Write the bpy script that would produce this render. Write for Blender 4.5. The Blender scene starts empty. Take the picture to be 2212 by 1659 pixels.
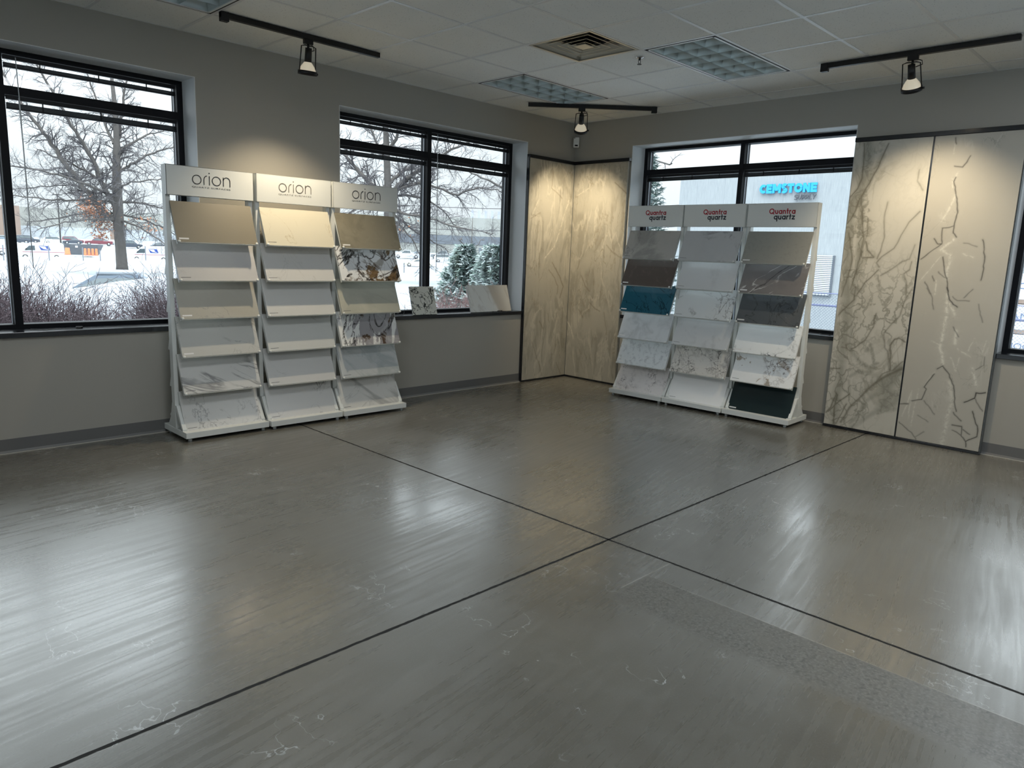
import bpy, bmesh, math, random
import numpy as np
from mathutils import Vector, Matrix, noise
PI = math.pi
SC = bpy.context.scene
COL = SC.collection

# ------------------------------------------------------------------ camera, sky, exposure
cam_d = bpy.data.cameras.new('camera'); cam = bpy.data.objects.new('camera', cam_d); COL.objects.link(cam)
cam_d.sensor_fit = 'HORIZONTAL'; cam_d.sensor_width = 36.0
cam_d.lens = 36.0 * 1564.58 / 2212.0
cam_d.clip_start = 0.05; cam_d.clip_end = 2000
yaw, pitch, roll = 0.7760, -0.17827, 0.03713
fw = Vector((math.cos(pitch)*math.cos(yaw), math.cos(pitch)*math.sin(yaw), math.sin(pitch)))
rt = fw.cross(Vector((0, 0, 1))).normalized(); up = rt.cross(fw)
r2 = math.cos(roll)*rt + math.sin(roll)*up; u2 = -math.sin(roll)*rt + math.cos(roll)*up
M = Matrix((r2, u2, -fw)).transposed().to_4x4(); M.translation = Vector((-6.8433, -5.8103, 1.4777))
cam.matrix_world = M
SC.camera = cam
SC.view_settings.view_transform = 'Standard'; SC.view_settings.look = 'None'
SC.view_settings.exposure = 1.40; SC.view_settings.gamma = 1.0; SC.view_settings.use_curve_mapping = False
SC.cycles.max_bounces = 10; SC.cycles.diffuse_bounces = 6; SC.cycles.glossy_bounces = 4
SC.cycles.transparent_max_bounces = 12; SC.cycles.caustics_reflective = False; SC.cycles.caustics_refractive = False
SC.cycles.sample_clamp_indirect = 6.0
SC.cycles.use_denoising = True

SKY_LOW, SKY_HIGH = 0.44, 4.3           # overcast sky: dimmer at the horizon than overhead
w = bpy.data.worlds.new('overcast_sky'); SC.world = w; w.use_nodes = True
nt = w.node_tree; nt.nodes.clear()
tc = nt.nodes.new('ShaderNodeTexCoord'); sx = nt.nodes.new('ShaderNodeSeparateXYZ')
mr = nt.nodes.new('ShaderNodeMapRange'); mr.inputs['From Min'].default_value = 0.0; mr.inputs['From Max'].default_value = 1.0
mr.inputs['To Min'].default_value = SKY_LOW; mr.inputs['To Max'].default_value = SKY_HIGH
nz = nt.nodes.new('ShaderNodeTexNoise'); nz.inputs['Scale'].default_value = 2.5; nz.inputs['Detail'].default_value = 4
cr = nt.nodes.new('ShaderNodeMix'); cr.data_type = 'RGBA'
cr.inputs[6].default_value = (0.86, 0.955, 1.0, 1); cr.inputs[7].default_value = (0.92, 0.975, 1.0, 1)
bg = nt.nodes.new('ShaderNodeBackground'); out = nt.nodes.new('ShaderNodeOutputWorld')
L = nt.links.new
L(tc.outputs['Generated'], sx.inputs[0]); pw = nt.nodes.new('ShaderNodeMath'); pw.operation = 'POWER'; pw.use_clamp = True; pw.inputs[1].default_value = 1.9; mx0 = nt.nodes.new('ShaderNodeMath'); mx0.operation = 'MAXIMUM'; mx0.inputs[1].default_value = 0.0
L(sx.outputs['Z'], mx0.inputs[0]); L(mx0.outputs[0], pw.inputs[0]); L(pw.outputs[0], mr.inputs['Value']); L(tc.outputs['Generated'], nz.inputs['Vector'])
L(nz.outputs['Fac'], cr.inputs[0]); L(cr.outputs[2], bg.inputs['Color']); L(mr.outputs[0], bg.inputs['Strength']); L(bg.outputs[0], out.inputs[0])

# ------------------------------------------------------------------ helpers
def tag(o, label=None, cat=None, group=None, kind=None):
    if label: o['label'] = label
    if cat: o['category'] = cat
    if group: o['group'] = group
    if kind: o['kind'] = kind
    return o

def empty(name, loc=(0, 0, 0), rz=0.0):
    o = bpy.data.objects.new(name, None); COL.objects.link(o)
    o.location = loc; o.rotation_euler = (0, 0, rz); o.empty_display_size = 0.1
    return o

class MB:
    """collects shapes, builds one mesh object"""
    def __init__(s): s.v = []; s.f = []; s.m = []
    def add(s, vs, fs, mi=0):
        b = len(s.v); s.v.extend([tuple(p) for p in vs]); s.f.extend([tuple(b+i for i in f) for f in fs]); s.m.extend([mi]*len(fs)); return s
    def box(s, x0, x1, y0, y1, z0, z1, mi=0, mat=None):
        vs = [(x, y, z) for z in (z0, z1) for y in (y0, y1) for x in (x0, x1)]
        if mat: vs = [mat @ Vector(p) for p in vs]
        return s.add(vs, [(0, 2, 3, 1), (4, 5, 7, 6), (0, 1, 5, 4), (2, 6, 7, 3), (0, 4, 6, 2), (1, 3, 7, 5)], mi)
    def prism(s, poly, a0, a1, axis='x', mi=0, mat=None):
        """poly of 2D points extruded along axis; axis x: poly=(y,z); y: (x,z); z: (x,y)"""
        n = len(poly)
        def P(p, a): return (a, p[0], p[1]) if axis == 'x' else ((p[0], a, p[1]) if axis == 'y' else (p[0], p[1], a))
        vs = [P(p, a0) for p in poly] + [P(p, a1) for p in poly]
        if mat: vs = [mat @ Vector(p) for p in vs]
        fs = [tuple(range(n)), tuple(range(2*n-1, n-1, -1))] + [(i, i+n, (i+1) % n+n, (i+1) % n) for i in range(n)]
        return s.add(vs, fs, mi)
    def tube(s, pts, radii, n=8, cap=True, mi=0):
        pts = [Vector(p) for p in pts]
        if not isinstance(radii, (list, tuple)): radii = [radii]*len(pts)
        b = len(s.v); prev = None
        for i, p in enumerate(pts):
            d = (pts[min(i+1, len(pts)-1)] - pts[max(i-1, 0)])
            if d.length < 1e-9: d = Vector((0, 0, 1))
            d.normalize()
            if prev is None:
                a = Vector((0, 0, 1)) if abs(d.z) < .9 else Vector((1, 0, 0)); e = d.cross(a).normalized()
            else:
                e = (prev - d*prev.dot(d)); e = e.normalized() if e.length > 1e-6 else d.orthogonal().normalized()
            prev = e; g = d.cross(e)
            for k in range(n):
                t = 2*PI*k/n; q = p + (e*math.cos(t)+g*math.sin(t))*radii[i]; s.v.append((q.x, q.y, q.z))
        nf = 0
        for i in range(len(pts)-1):
            for k in range(n):
                s.f.append((b+i*n+k, b+i*n+(k+1) % n, b+(i+1)*n+(k+1) % n, b+(i+1)*n+k)); nf += 1
        if cap:
            s.f.append(tuple(b+k for k in range(n-1, -1, -1))); s.f.append(tuple(b+(len(pts)-1)*n+k for k in range(n))); nf += 2
        s.m.extend([mi]*nf); return s
    def cyl(s, p0, p1, r, n=16, r1=None, mi=0): return s.tube([p0, p1], [r, r if r1 is None else r1], n, True, mi)
    def lathe(s, prof, c=(0, 0, 0), n=20, mat=None, mi=0):
        """prof: (r,z)"""
        vs = []
        for r, z in prof:
            for k in range(n):
                t = 2*PI*k/n; vs.append((c[0]+r*math.cos(t), c[1]+r*math.sin(t), c[2]+z))
        if mat: vs = [mat @ Vector(p) for p in vs]
        fs = []
        for i in range(len(prof)-1):
            for k in range(n): fs.append((i*n+k, i*n+(k+1) % n, (i+1)*n+(k+1) % n, (i+1)*n+k))
        return s.add(vs, fs, mi)
    def build(s, name, mats, parent=None, smooth=False, bevel=0.0, mat=None):
        me = bpy.data.meshes.new(name); me.from_pydata(s.v, [], s.f)
        if not isinstance(mats, (list, tuple)): mats = [mats]
        for m_ in mats: me.materials.append(m_)
        if len(mats) > 1: me.polygons.foreach_set('material_index', s.m)
        if smooth: me.polygons.foreach_set('use_smooth', [True]*len(s.f))
        me.update()
        o = bpy.data.objects.new(name, me); COL.objects.link(o)
        if parent: o.parent = parent
        if mat: o.matrix_local = mat
        if bevel:
            b = o.modifiers.new('bevel', 'BEVEL'); b.width = bevel; b.segments = 2; b.limit_method = 'ANGLE'; b.harden_normals = False
        return o

# ---- materials
def new_mat(name):
    m = bpy.data.materials.new(name); m.use_nodes = True
    return m, m.node_tree, m.node_tree.nodes['Principled BSDF']
def solid(name, col, rough=.5, metal=0.0, spec=.5, var=0.0, vscale=8, bump=0.0, bscale=200, alpha=None):
    m, t, b = new_mat(name)
    b.inputs['Base Color'].default_value = (*col, 1); b.inputs['Roughness'].default_value = rough
    b.inputs['Metallic'].default_value = metal; b.inputs['Specular IOR Level'].default_value = spec
    c = t.nodes.new('ShaderNodeTexCoord')
    if var:
        n = t.nodes.new('ShaderNodeTexNoise'); n.inputs['Scale'].default_value = vscale; n.inputs['Detail'].default_value = 5
        x = t.nodes.new('ShaderNodeMix'); x.data_type = 'RGBA'
        x.inputs[6].default_value = (*[k*(1-var) for k in col], 1); x.inputs[7].default_value = (*[min(1, k*(1+var)) for k in col], 1)
        t.links.new(c.outputs['Object'], n.inputs['Vector']); t.links.new(n.outputs['Fac'], x.inputs[0]); t.links.new(x.outputs[2], b.inputs['Base Color'])
    if bump:
        n = t.nodes.new('ShaderNodeTexNoise'); n.inputs['Scale'].default_value = bscale; n.inputs['Detail'].default_value = 3
        u = t.nodes.new('ShaderNodeBump'); u.inputs['Strength'].default_value = bump; u.inputs['Distance'].default_value = .002
        t.links.new(c.outputs['Object'], n.inputs['Vector']); t.links.new(n.outputs['Fac'], u.inputs['Height']); t.links.new(u.outputs[0], b.inputs['Normal'])
    return m

class NG:
    """small node wiring helper"""
    def __init__(s, t): s.t = t
    def node(s, ty, **k):
        n = s.t.nodes.new(ty)
        for a, b in k.items(): setattr(n, a, b)
        return n
    def noise(s, vec, scale, detail=5, rough=.5, dist=0.0, dim='3D'):
        n = s.node('ShaderNodeTexNoise'); n.inputs['Scale'].default_value = scale; n.inputs['Detail'].default_value = detail
        n.inputs['Roughness'].default_value = rough; n.inputs['Distortion'].default_value = dist
        s.t.links.new(vec, n.inputs['Vector']); return n.outputs['Fac']
    def map(s, vec, loc=(0, 0, 0), rot=(0, 0, 0), scale=(1, 1, 1)):
        n = s.node('ShaderNodeMapping'); n.inputs['Location'].default_value = loc; n.inputs['Rotation'].default_value = rot; n.inputs['Scale'].default_value = scale
        s.t.links.new(vec, n.inputs['Vector']); return n.outputs[0]
    def math(s, op, a, b=None, clamp=False):
        n = s.node('ShaderNodeMath', operation=op, use_clamp=clamp)
        for i, x in enumerate((a, b)):
            if x is None: continue
            if isinstance(x, (int, float)): n.inputs[i].default_value = x
            else: s.t.links.new(x, n.inputs[i])
        return n.outputs[0]
    def ramp(s, v, a, b, lo=0.0, hi=1.0):
        n = s.node('ShaderNodeMapRange', interpolation_type='SMOOTHSTEP'); n.inputs['From Min'].default_value = a; n.inputs['From Max'].default_value = b
        n.inputs['To Min'].default_value = lo; n.inputs['To Max'].default_value = hi
        s.t.links.new(v, n.inputs['Value']); return n.outputs[0]
    def mix(s, fac, a, b):
        n = s.node('ShaderNodeMix', data_type='RGBA')
        if isinstance(fac, (int, float)): n.inputs[0].default_value = fac
        else: s.t.links.new(fac, n.inputs[0])
        for i, x in ((6, a), (7, b)):
            if isinstance(x, tuple): n.inputs[i].default_value = (*x[:3], 1)
            else: s.t.links.new(x, n.inputs[i])
        return n.outputs[2]
    def vein(s, vec, scale, width, detail=6, dist=0.0, rough=.55):
        f = s.noise(vec, scale, detail, rough, dist)
        a = s.math('ABSOLUTE', s.math('SUBTRACT', f, .5))
        return s.ramp(a, 0.0, width, 1.0, 0.0)

# ------------------------------------------------------------------ interior materials
WALL = solid('wall_paint', (.40, .385, .345), .6, spec=.3, var=.02, vscale=1.5, bump=.12, bscale=350)
WALLB = solid('wall_paint_light', (.85, .85, .82), .6)
REVEAL = solid('reveal_paint', (.84, .86, .87), .5, spec=.3)
BASEB = solid('cove_base_vinyl', (.14, .14, .138), .5)
CAULK = solid('caulk_line', (.5, .48, .43), .7)
BLACKF = solid('black_aluminium', (.006, .007, .010), .55, spec=.2)
BLACKS = solid('black_sill_laminate', (.012, .014, .018), .16, spec=.6)
BLIND = solid('black_blind_slats', (.006, .007, .01), .5, spec=.3)
WHITE = solid('white_powder_coat', (.74, .76, .74), .35, var=.01, vscale=3)
TRACKM = solid('track_black', (.007, .007, .008), .4, spec=.4)
GRID = solid('ceiling_grid_white', (.72, .73, .73), .4)
DARKM = solid('plenum_dark', (.02, .02, .02), .9)
GREYCH = solid('grey_channel', (.13, .14, .14), .5)
CLEAR = solid('clear_plastic', (.75, .8, .85), .1)

def tile_material():
    m, t, b = new_mat('ceiling_tile_fissured'); g = NG(t); c = g.node('ShaderNodeTexCoord').outputs['Object']
    v = g.node('ShaderNodeTexVoronoi'); v.inputs['Scale'].default_value = 70; t.links.new(c, v.inputs['Vector'])
    sp = g.ramp(v.outputs['Distance'], .12, .24, 1, 0)
    keep = g.ramp(g.noise(c, 45, 2), .47, .56, 0, 1)
    f = g.math('MULTIPLY', sp, keep)
    base = g.mix(g.noise(c, 3, 3), (.84, .85, .83), (.90, .91, .89))
    t.links.new(g.mix(g.math('MULTIPLY', f, .62), base, (.22, .22, .22)), b.inputs['Base Color'])
    b.inputs['Roughness'].default_value = .95; b.inputs['Specular IOR Level'].default_value = .1
    return m
TILE = tile_material()

JX, JY = -3.86, -3.645
def floor_material():
    m, t, b = new_mat('polished_concrete'); g = NG(t); c = g.node('ShaderNodeTexCoord').outputs['Object']
    s = g.node('ShaderNodeSeparateXYZ'); t.links.new(c, s.inputs[0]); X, Y = s.outputs['X'], s.outputs['Y']
    cloud = g.noise(c, .9, 5, .55, .4); mid = g.noise(c, 6, 6, .6); fine = g.noise(c, 140, 3, .7); salt = g.noise(c, 420, 2, .7)
    col = g.mix(g.ramp(cloud, .3, .7), (.120, .113, .092), (.165, .158, .134))
    col = g.mix(g.math('MULTIPLY', g.ramp(mid, .4, .75), .45), col, (.175, .172, .155))
    col = g.mix(g.math('MULTIPLY', g.ramp(fine, .45, .75), .35), col, (.21, .2, .18))
    col = g.mix(g.math('MULTIPLY', g.ramp(salt, .62, .7), .30), col, (.30, .29, .27))
    col = g.mix(g.math('MULTIPLY', g.ramp(salt, .33, .38, 1, 0), .35), col, (.05, .05, .045))
    # dried drips: thin outlines in scattered clusters
    w1 = g.map(c, (3, 1, 0), (0, 0, .5), (1.0, .8, 1))
    ring = g.math('ABSOLUTE', g.math('SUBTRACT', g.noise(w1, 5.5, 4, .55, .3), .57))
    ring = g.ramp(ring, .002, .007, 1, 0)
    patch = g.ramp(g.noise(c, 1.7, 3, .6), .55, .62)
    col = g.mix(g.math('MULTIPLY', g.math('MULTIPLY', ring, patch), .8), col, (.48, .49, .48))
    # ground trench strip with exposed aggregate beside the score lines
    inx = g.math('MULTIPLY', g.ramp(X, -4.42, -4.34), g.ramp(X, -4.075, -4.068, 1, 0)); iny = g.ramp(Y, -4.06, -4.03, 1, 0)
    strip = g.math('MULTIPLY', inx, iny)
    vo = g.node('ShaderNodeTexVoronoi'); vo.inputs['Scale'].default_value = 85; t.links.new(c, vo.inputs['Vector'])
    agg = g.mix(g.ramp(vo.outputs['Distance'], .25, .6), (.19, .185, .165), (.115, .112, .10))
    agg = g.mix(g.ramp(g.noise(c, 60, 3), .55, .62), agg, (.06, .06, .055))
    col = g.mix(g.math('MULTIPLY', strip, g.ramp(g.noise(c, 4, 4), .25, .6, .25, .8)), col, agg)
    # score lines
    l1 = g.math('MULTIPLY', g.ramp(g.math('ABSOLUTE', g.math('ADD', X, 4.068)), .0015, .004, 1, 0), g.ramp(Y, -4.6, -3.9, 1, .2))
    l2 = g.math('MULTIPLY', g.ramp(g.math('ABSOLUTE', g.math('ADD', Y, 4.03)), .0015, .004, 1, 0), g.math('MULTIPLY', g.ramp(X, -4.30, -4.25), g.ramp(X, -3.86, -3.84, 1, 0)))
    l1 = g.math('MULTIPLY', l1, g.ramp(Y, -3.87, -3.86, 1, 0))
    col = g.mix(g.math('MULTIPLY', g.math('MAXIMUM', l1, l2), .5), col, (.40, .38, .33))
    t.links.new(col, b.inputs['Base Color'])
    # burnishing swirls change the gloss
    st = g.noise(g.map(g.map(c, (0, 0, 0), (0, 0, math.radians(-7))), scale=(1.6, 30, 1)), 1.0, 6, .62, .25)
    st2 = g.noise(g.map(g.map(c, (5, 2, 0), (0, 0, math.radians(-11))), scale=(1.6, 30, 1)), 1.0, 6, .6, .5)
    sel = g.ramp(X, -4.2, -3.2)
    big = g.noise(c, 1.1, 3)
    stm = g.node('ShaderNodeMix'); stm.data_type = 'FLOAT'
    t.links.new(sel, stm.inputs[0]); t.links.new(st, stm.inputs[2]); t.links.new(st2, stm.inputs[3])
    r = g.math('ADD', g.ramp(stm.outputs[0], .30, .70, .22, .33), g.ramp(big, .3, .7, -.03, .08))
    r = g.math('ADD', r, g.math('MULTIPLY', strip, .2))
    t.links.new(r, b.inputs['Roughness']); b.inputs['Specular IOR Level'].default_value = 1.0; b.inputs['Coat Weight'].default_value = .6; t.links.new(r, b.inputs['Coat Roughness']); b.inputs['Coat IOR'].default_value = 1.55
    bp = g.node('ShaderNodeBump'); bp.inputs['Strength'].default_value = .10; bp.inputs['Distance'].default_value = .003
    h = g.math('ADD', g.math('MULTIPLY', mid, .25), g.math('MULTIPLY', stm.outputs[0], .035))
    t.links.new(h, bp.inputs['Height']); t.links.new(bp.outputs[0], b.inputs['Normal'])
    return m
FLOORM = floor_material()
JOINT = solid('joint_dark', (.012, .012, .011), .9)

def glass_material():
    m = bpy.data.materials.new('window_glass'); m.use_nodes = True; t = m.node_tree; t.nodes.clear()
    o = t.nodes.new('ShaderNodeOutputMaterial'); mx = t.nodes.new('ShaderNodeMixShader')
    tr = t.nodes.new('ShaderNodeBsdfTransparent'); tr.inputs[0].default_value = (.95, .965, .97, 1)
    gl = t.nodes.new('ShaderNodeBsdfGlossy'); gl.inputs['Roughness'].default_value = .02
    fr = t.nodes.new('ShaderNodeFresnel'); fr.inputs['IOR'].default_value = 1.35
    t.links.new(fr.outputs[0], mx.inputs[0]); t.links.new(tr.outputs[0], mx.inputs[1]); t.links.new(gl.outputs[0], mx.inputs[2]); t.links.new(mx.outputs[0], o.inputs[0])
    return m
GLASS = glass_material()

# ------------------------------------------------------------------ room shell
H = 3.006; XW, YS = -9.3, -11.0; WT = .36
WC = [(1.2, 3.6)]                   # back wall opening, added out of view for more daylight
WD = [(-10.4, -7.9), (-7.5, -5.0), (-4.6, -2.1)]     # glazing added unseen in the far left wall, brings in side daylight
WA = [(-9.1, -7.3), (-6.86, -4.46), (-3.21, -.81)]      # openings in the left wall (x ranges)
WB = [(-10.2, -7.7), (-6.90, -4.505), (-3.235, -.83)]       # openings in the right wall (y ranges)
Z0, Z1 = .83, 2.70

fl = MB()
gap = .0045
for xa, xb in ((XW, JX-gap), (JX+gap, 0)):
    for ya, yb in ((YS, JY-gap), (JY+gap, 0)):
        fl.box(xa, xb, ya, yb, -.12, 0)
flo = fl.build('floor', FLOORM); tag(flo, kind='structure')
# saw-cut joints: ragged dark filler set just under the surface
random.seed(4)
jt = MB()
def ragged(a, b, fixed, axis):
    n = int(abs(b-a)/.02); L_, R_ = [], []
    for i in range(n+1):
        t = a+(b-a)*i/n
        L_.append((t, fixed-gap-.001-random.random()*.003)); R_.append((t, fixed+gap+.001+random.random()*.003))
    for i in range(n):
        q = [L_[i], L_[i+1], R_[i+1], R_[i]]
        vs = [(p[0], p[1], .0006) if axis == 'x' else (p[1], p[0], .0006) for p in q]
        jt.add(vs, [(0, 1, 2, 3) if axis == 'x' else (3, 2, 1, 0)])
ragged(XW, 0, JY, 'x'); ragged(YS, 0, JX, 'y')
tag(jt.build('trim_2', JOINT), kind='structure')

def wall_with_openings(name, ops, axis, lo):
    mb = MB()
    def bx(a, b, z0, z1):
        if axis == 'x': mb.box(a, b, 0, WT, z0, z1)
        else: mb.box(0, WT, a, b, z0, z1)
    cur = lo
    for a, b in ops:
        bx(cur, a, -.3, H+.2); bx(a, b, -.3, Z0-.035); bx(a, b, Z1, H+.2); cur = b
    bx(cur, 0 if axis == 'x' else WT, -.3, H+.2)
    return tag(mb.build(name, WALL), kind='structure')
wall_with_openings('wall_left', WA, 'x', XW-.3)
wall_with_openings('wall_right', WB, 'y', YS-.3)
def far_wall(name, ops, axis, lo, hi, d0, d1):
    mb = MB()
    def bx(a, b, z0, z1):
        if axis == 'x': mb.box(a, b, d0, d1, z0, z1)
        else: mb.box(d0, d1, a, b, z0, z1)
    cur = lo
    for a, b in ops: bx(cur, a, -.3, H+.2); bx(a, b, -.3, (Z0 if axis == 'x' else .12)-.035); bx(a, b, Z1, H+.2); cur = b
    bx(cur, hi, -.3, H+.2); tag(mb.build(name, WALLB), kind='structure')
far_wall('wall_far_left', WD, 'y', YS-.36, 0, XW-.36, XW)
far_wall('wall_back', [(-b, -a) for a, b in reversed(WC)], 'x', XW, 0, YS-.36, YS)

for nm, ax, rng in (('baseboard_left', 'x', (XW, 0)), ('baseboard_right', 'y', (YS, 0))):
    bb = MB(); prof = [(0, .1), (-.004, .1), (-.006, .02), (-.014, .006), (-.014, .004), (0, .004)]
    if ax == 'x':
        bb.prism(prof, rng[0], rng[1], 'x')
    else:
        bb.prism([(p[0], p[1]) for p in prof], rng[0], rng[1], 'y')
    o = bb.build(nm, BASEB); tag(o, kind='structure')
    ck = MB()
    if ax == 'x': ck.box(rng[0], rng[1], -.019, -.010, 0, .005)
    else: ck.box(-.019, -.010, rng[0], rng[1], 0, .005)
    tag(ck.build('caulk_line', CAULK, o), 'pale caulk line along the foot of the base')

def window(idx, a, b, axis, Z0=Z0):
    """a..b along the wall; frame face .23 behind the wall face"""
    w_ = empty('window_%d' % idx, (0, 0, 0)); tag(w_, kind='structure')
    def M_(): return MB()
    def bx(mb, s0, s1, d0, d1, z0, z1):
        return mb.box(s0, s1, d0, d1, z0, z1) if axis == 'x' else mb.box(d0, d1, s0, s1, z0, z1)
    c = (a+b)/2; F0, F1 = .235, .345
    rv = M_(); t_ = .004
    bx(rv, a, a+t_, -.001, .34, Z0, Z1); bx(rv, b-t_, b, -.001, .34, Z0, Z1); bx(rv, a, b, -.001, .34, Z1-t_, Z1)
    rv.build('reveal', REVEAL, w_)
    sl = M_(); bx(sl, a-.012, b+.012, -.022, .0, Z0-.037, Z0); bx(sl, a+.001, b-.001, 0.0, .34, Z0-.034, Z0)
    sl.build('sill', BLACKS, w_, bevel=.002)
    f = M_(); e = .005
    bx(f, a+e, a+.048, F0, F1, Z0, Z1-e); bx(f, b-.048, b-e, F0, F1, Z0, Z1-e)
    bx(f, a+.048, b-.048, F0, F1, Z0, Z0+.028); bx(f, a+.048, b-.048, F0, F1, Z1-.038, Z1-e)
    f.build('frame', BLACKF, w_)
    bx(M_(), c-.024, c+.024, F0-.004, F1, Z0+.028, Z1-.038).build('mullion', BLACKF, w_)
    for s0, s1 in ((a+.048, c-.024), (c+.024, b-.048)):
        bx(M_(), s0, s1, F0, F1, 2.405, 2.462).build('transom', BLACKF, w_)
        for z0, z1 in ((Z0+.028, 2.405), (2.462, Z1-.038)):
            bx(M_(), s0, s1, .302, .308, z0, z1).build('glass_pane', GLASS, w_)
    # thin bright glazing stops
    gs = M_()
    for s0 in (a+.048, c+.024): bx(gs, s0, s0+.006, .285, .30, Z0+.028, Z1-.04)
    for s1 in (b-.048, c-.024): bx(gs, s1-.006, s1, .285, .30, Z0+.028, Z1-.04)
    gs.build('glazing_stop', solid('glazing_stop_aluminium', (.35, .37, .4), .35, .6), w_)
    return w_
k = 0
for a, b in reversed(WA[1:]): k += 1; window(k, a, b, 'x')
for a, b in reversed(WB[1:]): k += 1; window(k, a, b, 'y')
window(5, *WA[0], 'x'); window(6, *WB[0], 'y')
k = 6
for a, b in WC: k += 1; w_ = window(k, a, b, 'x'); w_.location = (0, YS, 0); w_.rotation_euler = (0, 0, PI)
for a, b in WD: k += 1; w_ = window(k, a, b, 'x', .12); w_.location = (XW, 0, 0); w_.rotation_euler = (0, 0, PI/2)

# ------------------------------------------------------------------ mini blinds, raised
def blind(a, b, axis, top, label, gap_=.022, stack=.028, wand=0, tilt=0.0, wand_side=0):
    r = empty('window_blind', ((a+b)/2, .25, top) if axis == 'x' else (.25, (a+b)/2, top), 0 if axis == 'x' else -PI/2)
    tag(r, label, 'window blind', 'raised black mini blinds')
    hw = (b-a)/2-.006
    MB().box(-hw, hw, -.012, .014, -.026, 0).build('headrail', BLIND, r, bevel=.001)
    st = MB(); n = max(4, int(stack/.0035)); z = -.026-gap_
    for i in range(n):
        zz = z-i*stack/n
        st.box(-hw, hw, -.012, .013, zz-.0016, zz+tilt*0)
    so = st.build('slat_stack', BLIND, r)
    br = MB().box(-hw, hw, -.012, .013, z-stack-.010, z-stack).build('bottom_rail', BLIND, r, bevel=.001)
    for sx_ in (-hw*.62, 0.02, hw*.62): MB().box(sx_-.004, sx_+.004, -.013, -.010, z-stack-.012, -.02).build('ladder_cord', BLIND, r)
    if wand:
        sx_ = (-hw+.07) if wand_side == 0 else hw-.07
        MB().tube([(sx_, -.018, -.01), (sx_+.004, -.02, -.3), (sx_+.008, -.02, -wand)], .0032, 6).build('tilt_wand', CLEAR, r, True)
    return r
def blinds_for(a, b, axis, uppers, lowers, names, gaps=(.022, .022)):
    c = (a+b)/2; halves = [(a+.05, c-.026), (c+.026, b-.05)]
    if axis == 'y': halves = halves[::-1]
    for i, (h0, h1) in enumerate(halves):
        if uppers[i]: blind(h0, h1, axis, 2.658, names[0] % names[2][i], gaps[0], .02, .9 if i == 1 and axis == 'x' else 0)
        if lowers[i]: blind(h0, h1, axis, 2.402, names[1] % names[2][i], gaps[1], .030, (1.15 if i == 1 and axis == 'x' else 0))
blinds_for(*WA[1], 'x', (1, 1), (1, 1), ('black mini blind raised high in the %s upper light of the far left window', 'black mini blind bunched under the transom of the far left window, %s bay', ('cropped left', 'wide right')))
blinds_for(*WA[2], 'x', (1, 1), (1, 1), ('black mini blind in the %s upper light of the window behind the sill samples', 'black mini blind bunched under the transom above the sill samples, %s bay', ('left', 'right')), (.010, .012))
blinds_for(*WB[2], 'y', (0, 0), (1, 1), ('', 'black mini blind under the transom of the window showing the blue sign, %s bay', ('left', 'right')), (.01, .004))
blinds_for(*WB[1], 'y', (1, 1), (1, 1), ('black mini blind in the %s upper light of the far right window', 'black mini blind under the transom of the far right window, %s bay', ('left', 'right')), (.01, .01))

# ------------------------------------------------------------------ ceiling
T = .6096; GX0, GY0 = -.9075, -.575       # a grid crossing
def gx(i): return GX0 - T*i
def gy(j): return GY0 - T*j
troffers = [(0, 0), (0, 3), (6, 0), (6, 3), (0, 8), (6, 8)]     # i start, j start, 2 tiles along x, 1 along y
diff = (2, 2)
holes = {(i, j) for a, j in troffers for i in (a, a+1)} | {diff}
ct = MB(); NI, NJ = 18, 17
for i in range(-2, NI+1):
    for j in range(-1, NJ+1):
        if (i, j) in holes: continue
        x1, x0, y1, y0 = min(gx(i), 0), max(gx(i+1), XW), min(gy(j), 0), max(gy(j+1), YS)
        if x1-x0 < .01 or y1-y0 < .01: continue
        ct.box(x0+.001, x1-.001, y0+.001, y1-.001, H, H+.018)
co = ct.build('ceiling', TILE); tag(co, kind='structure')
pl = MB().box(XW, 0, YS, 0, H+.19, H+.2)
tag(pl.build('ceiling_deck', DARKM), kind='structure')
gr = MB()
for i in range(-1, NI+1):
    if not XW < gx(i) < 0: continue
    for j in range(-1, NJ+1):       # no tee where it would cross a two-tile fixture
        if any(i == a+1 and j == b for a, b in troffers): continue
        y1, y0 = min(gy(j), 0), max(gy(j+1), YS)
        if y1 > y0: gr.box(gx(i)-.012, gx(i)+.012, y0, y1, H-.003, H+.02)
for j in range(0, NJ+1):
    if YS < gy(j) < 0: gr.box(XW, 0, gy(j)-.012, gy(j)+.012, H-.0025, H+.0195)
for x0, x1, y0, y1 in ((XW, 0, -.02, 0), (-.02, 0, YS, 0)): gr.box(x0, x1, y0, y1, H-.002, H+.021)
# the tees run under the troffers too: cut by the fixtures' own frames
gro = gr.build('trim_1', GRID); tag(gro, kind='structure')

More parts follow.
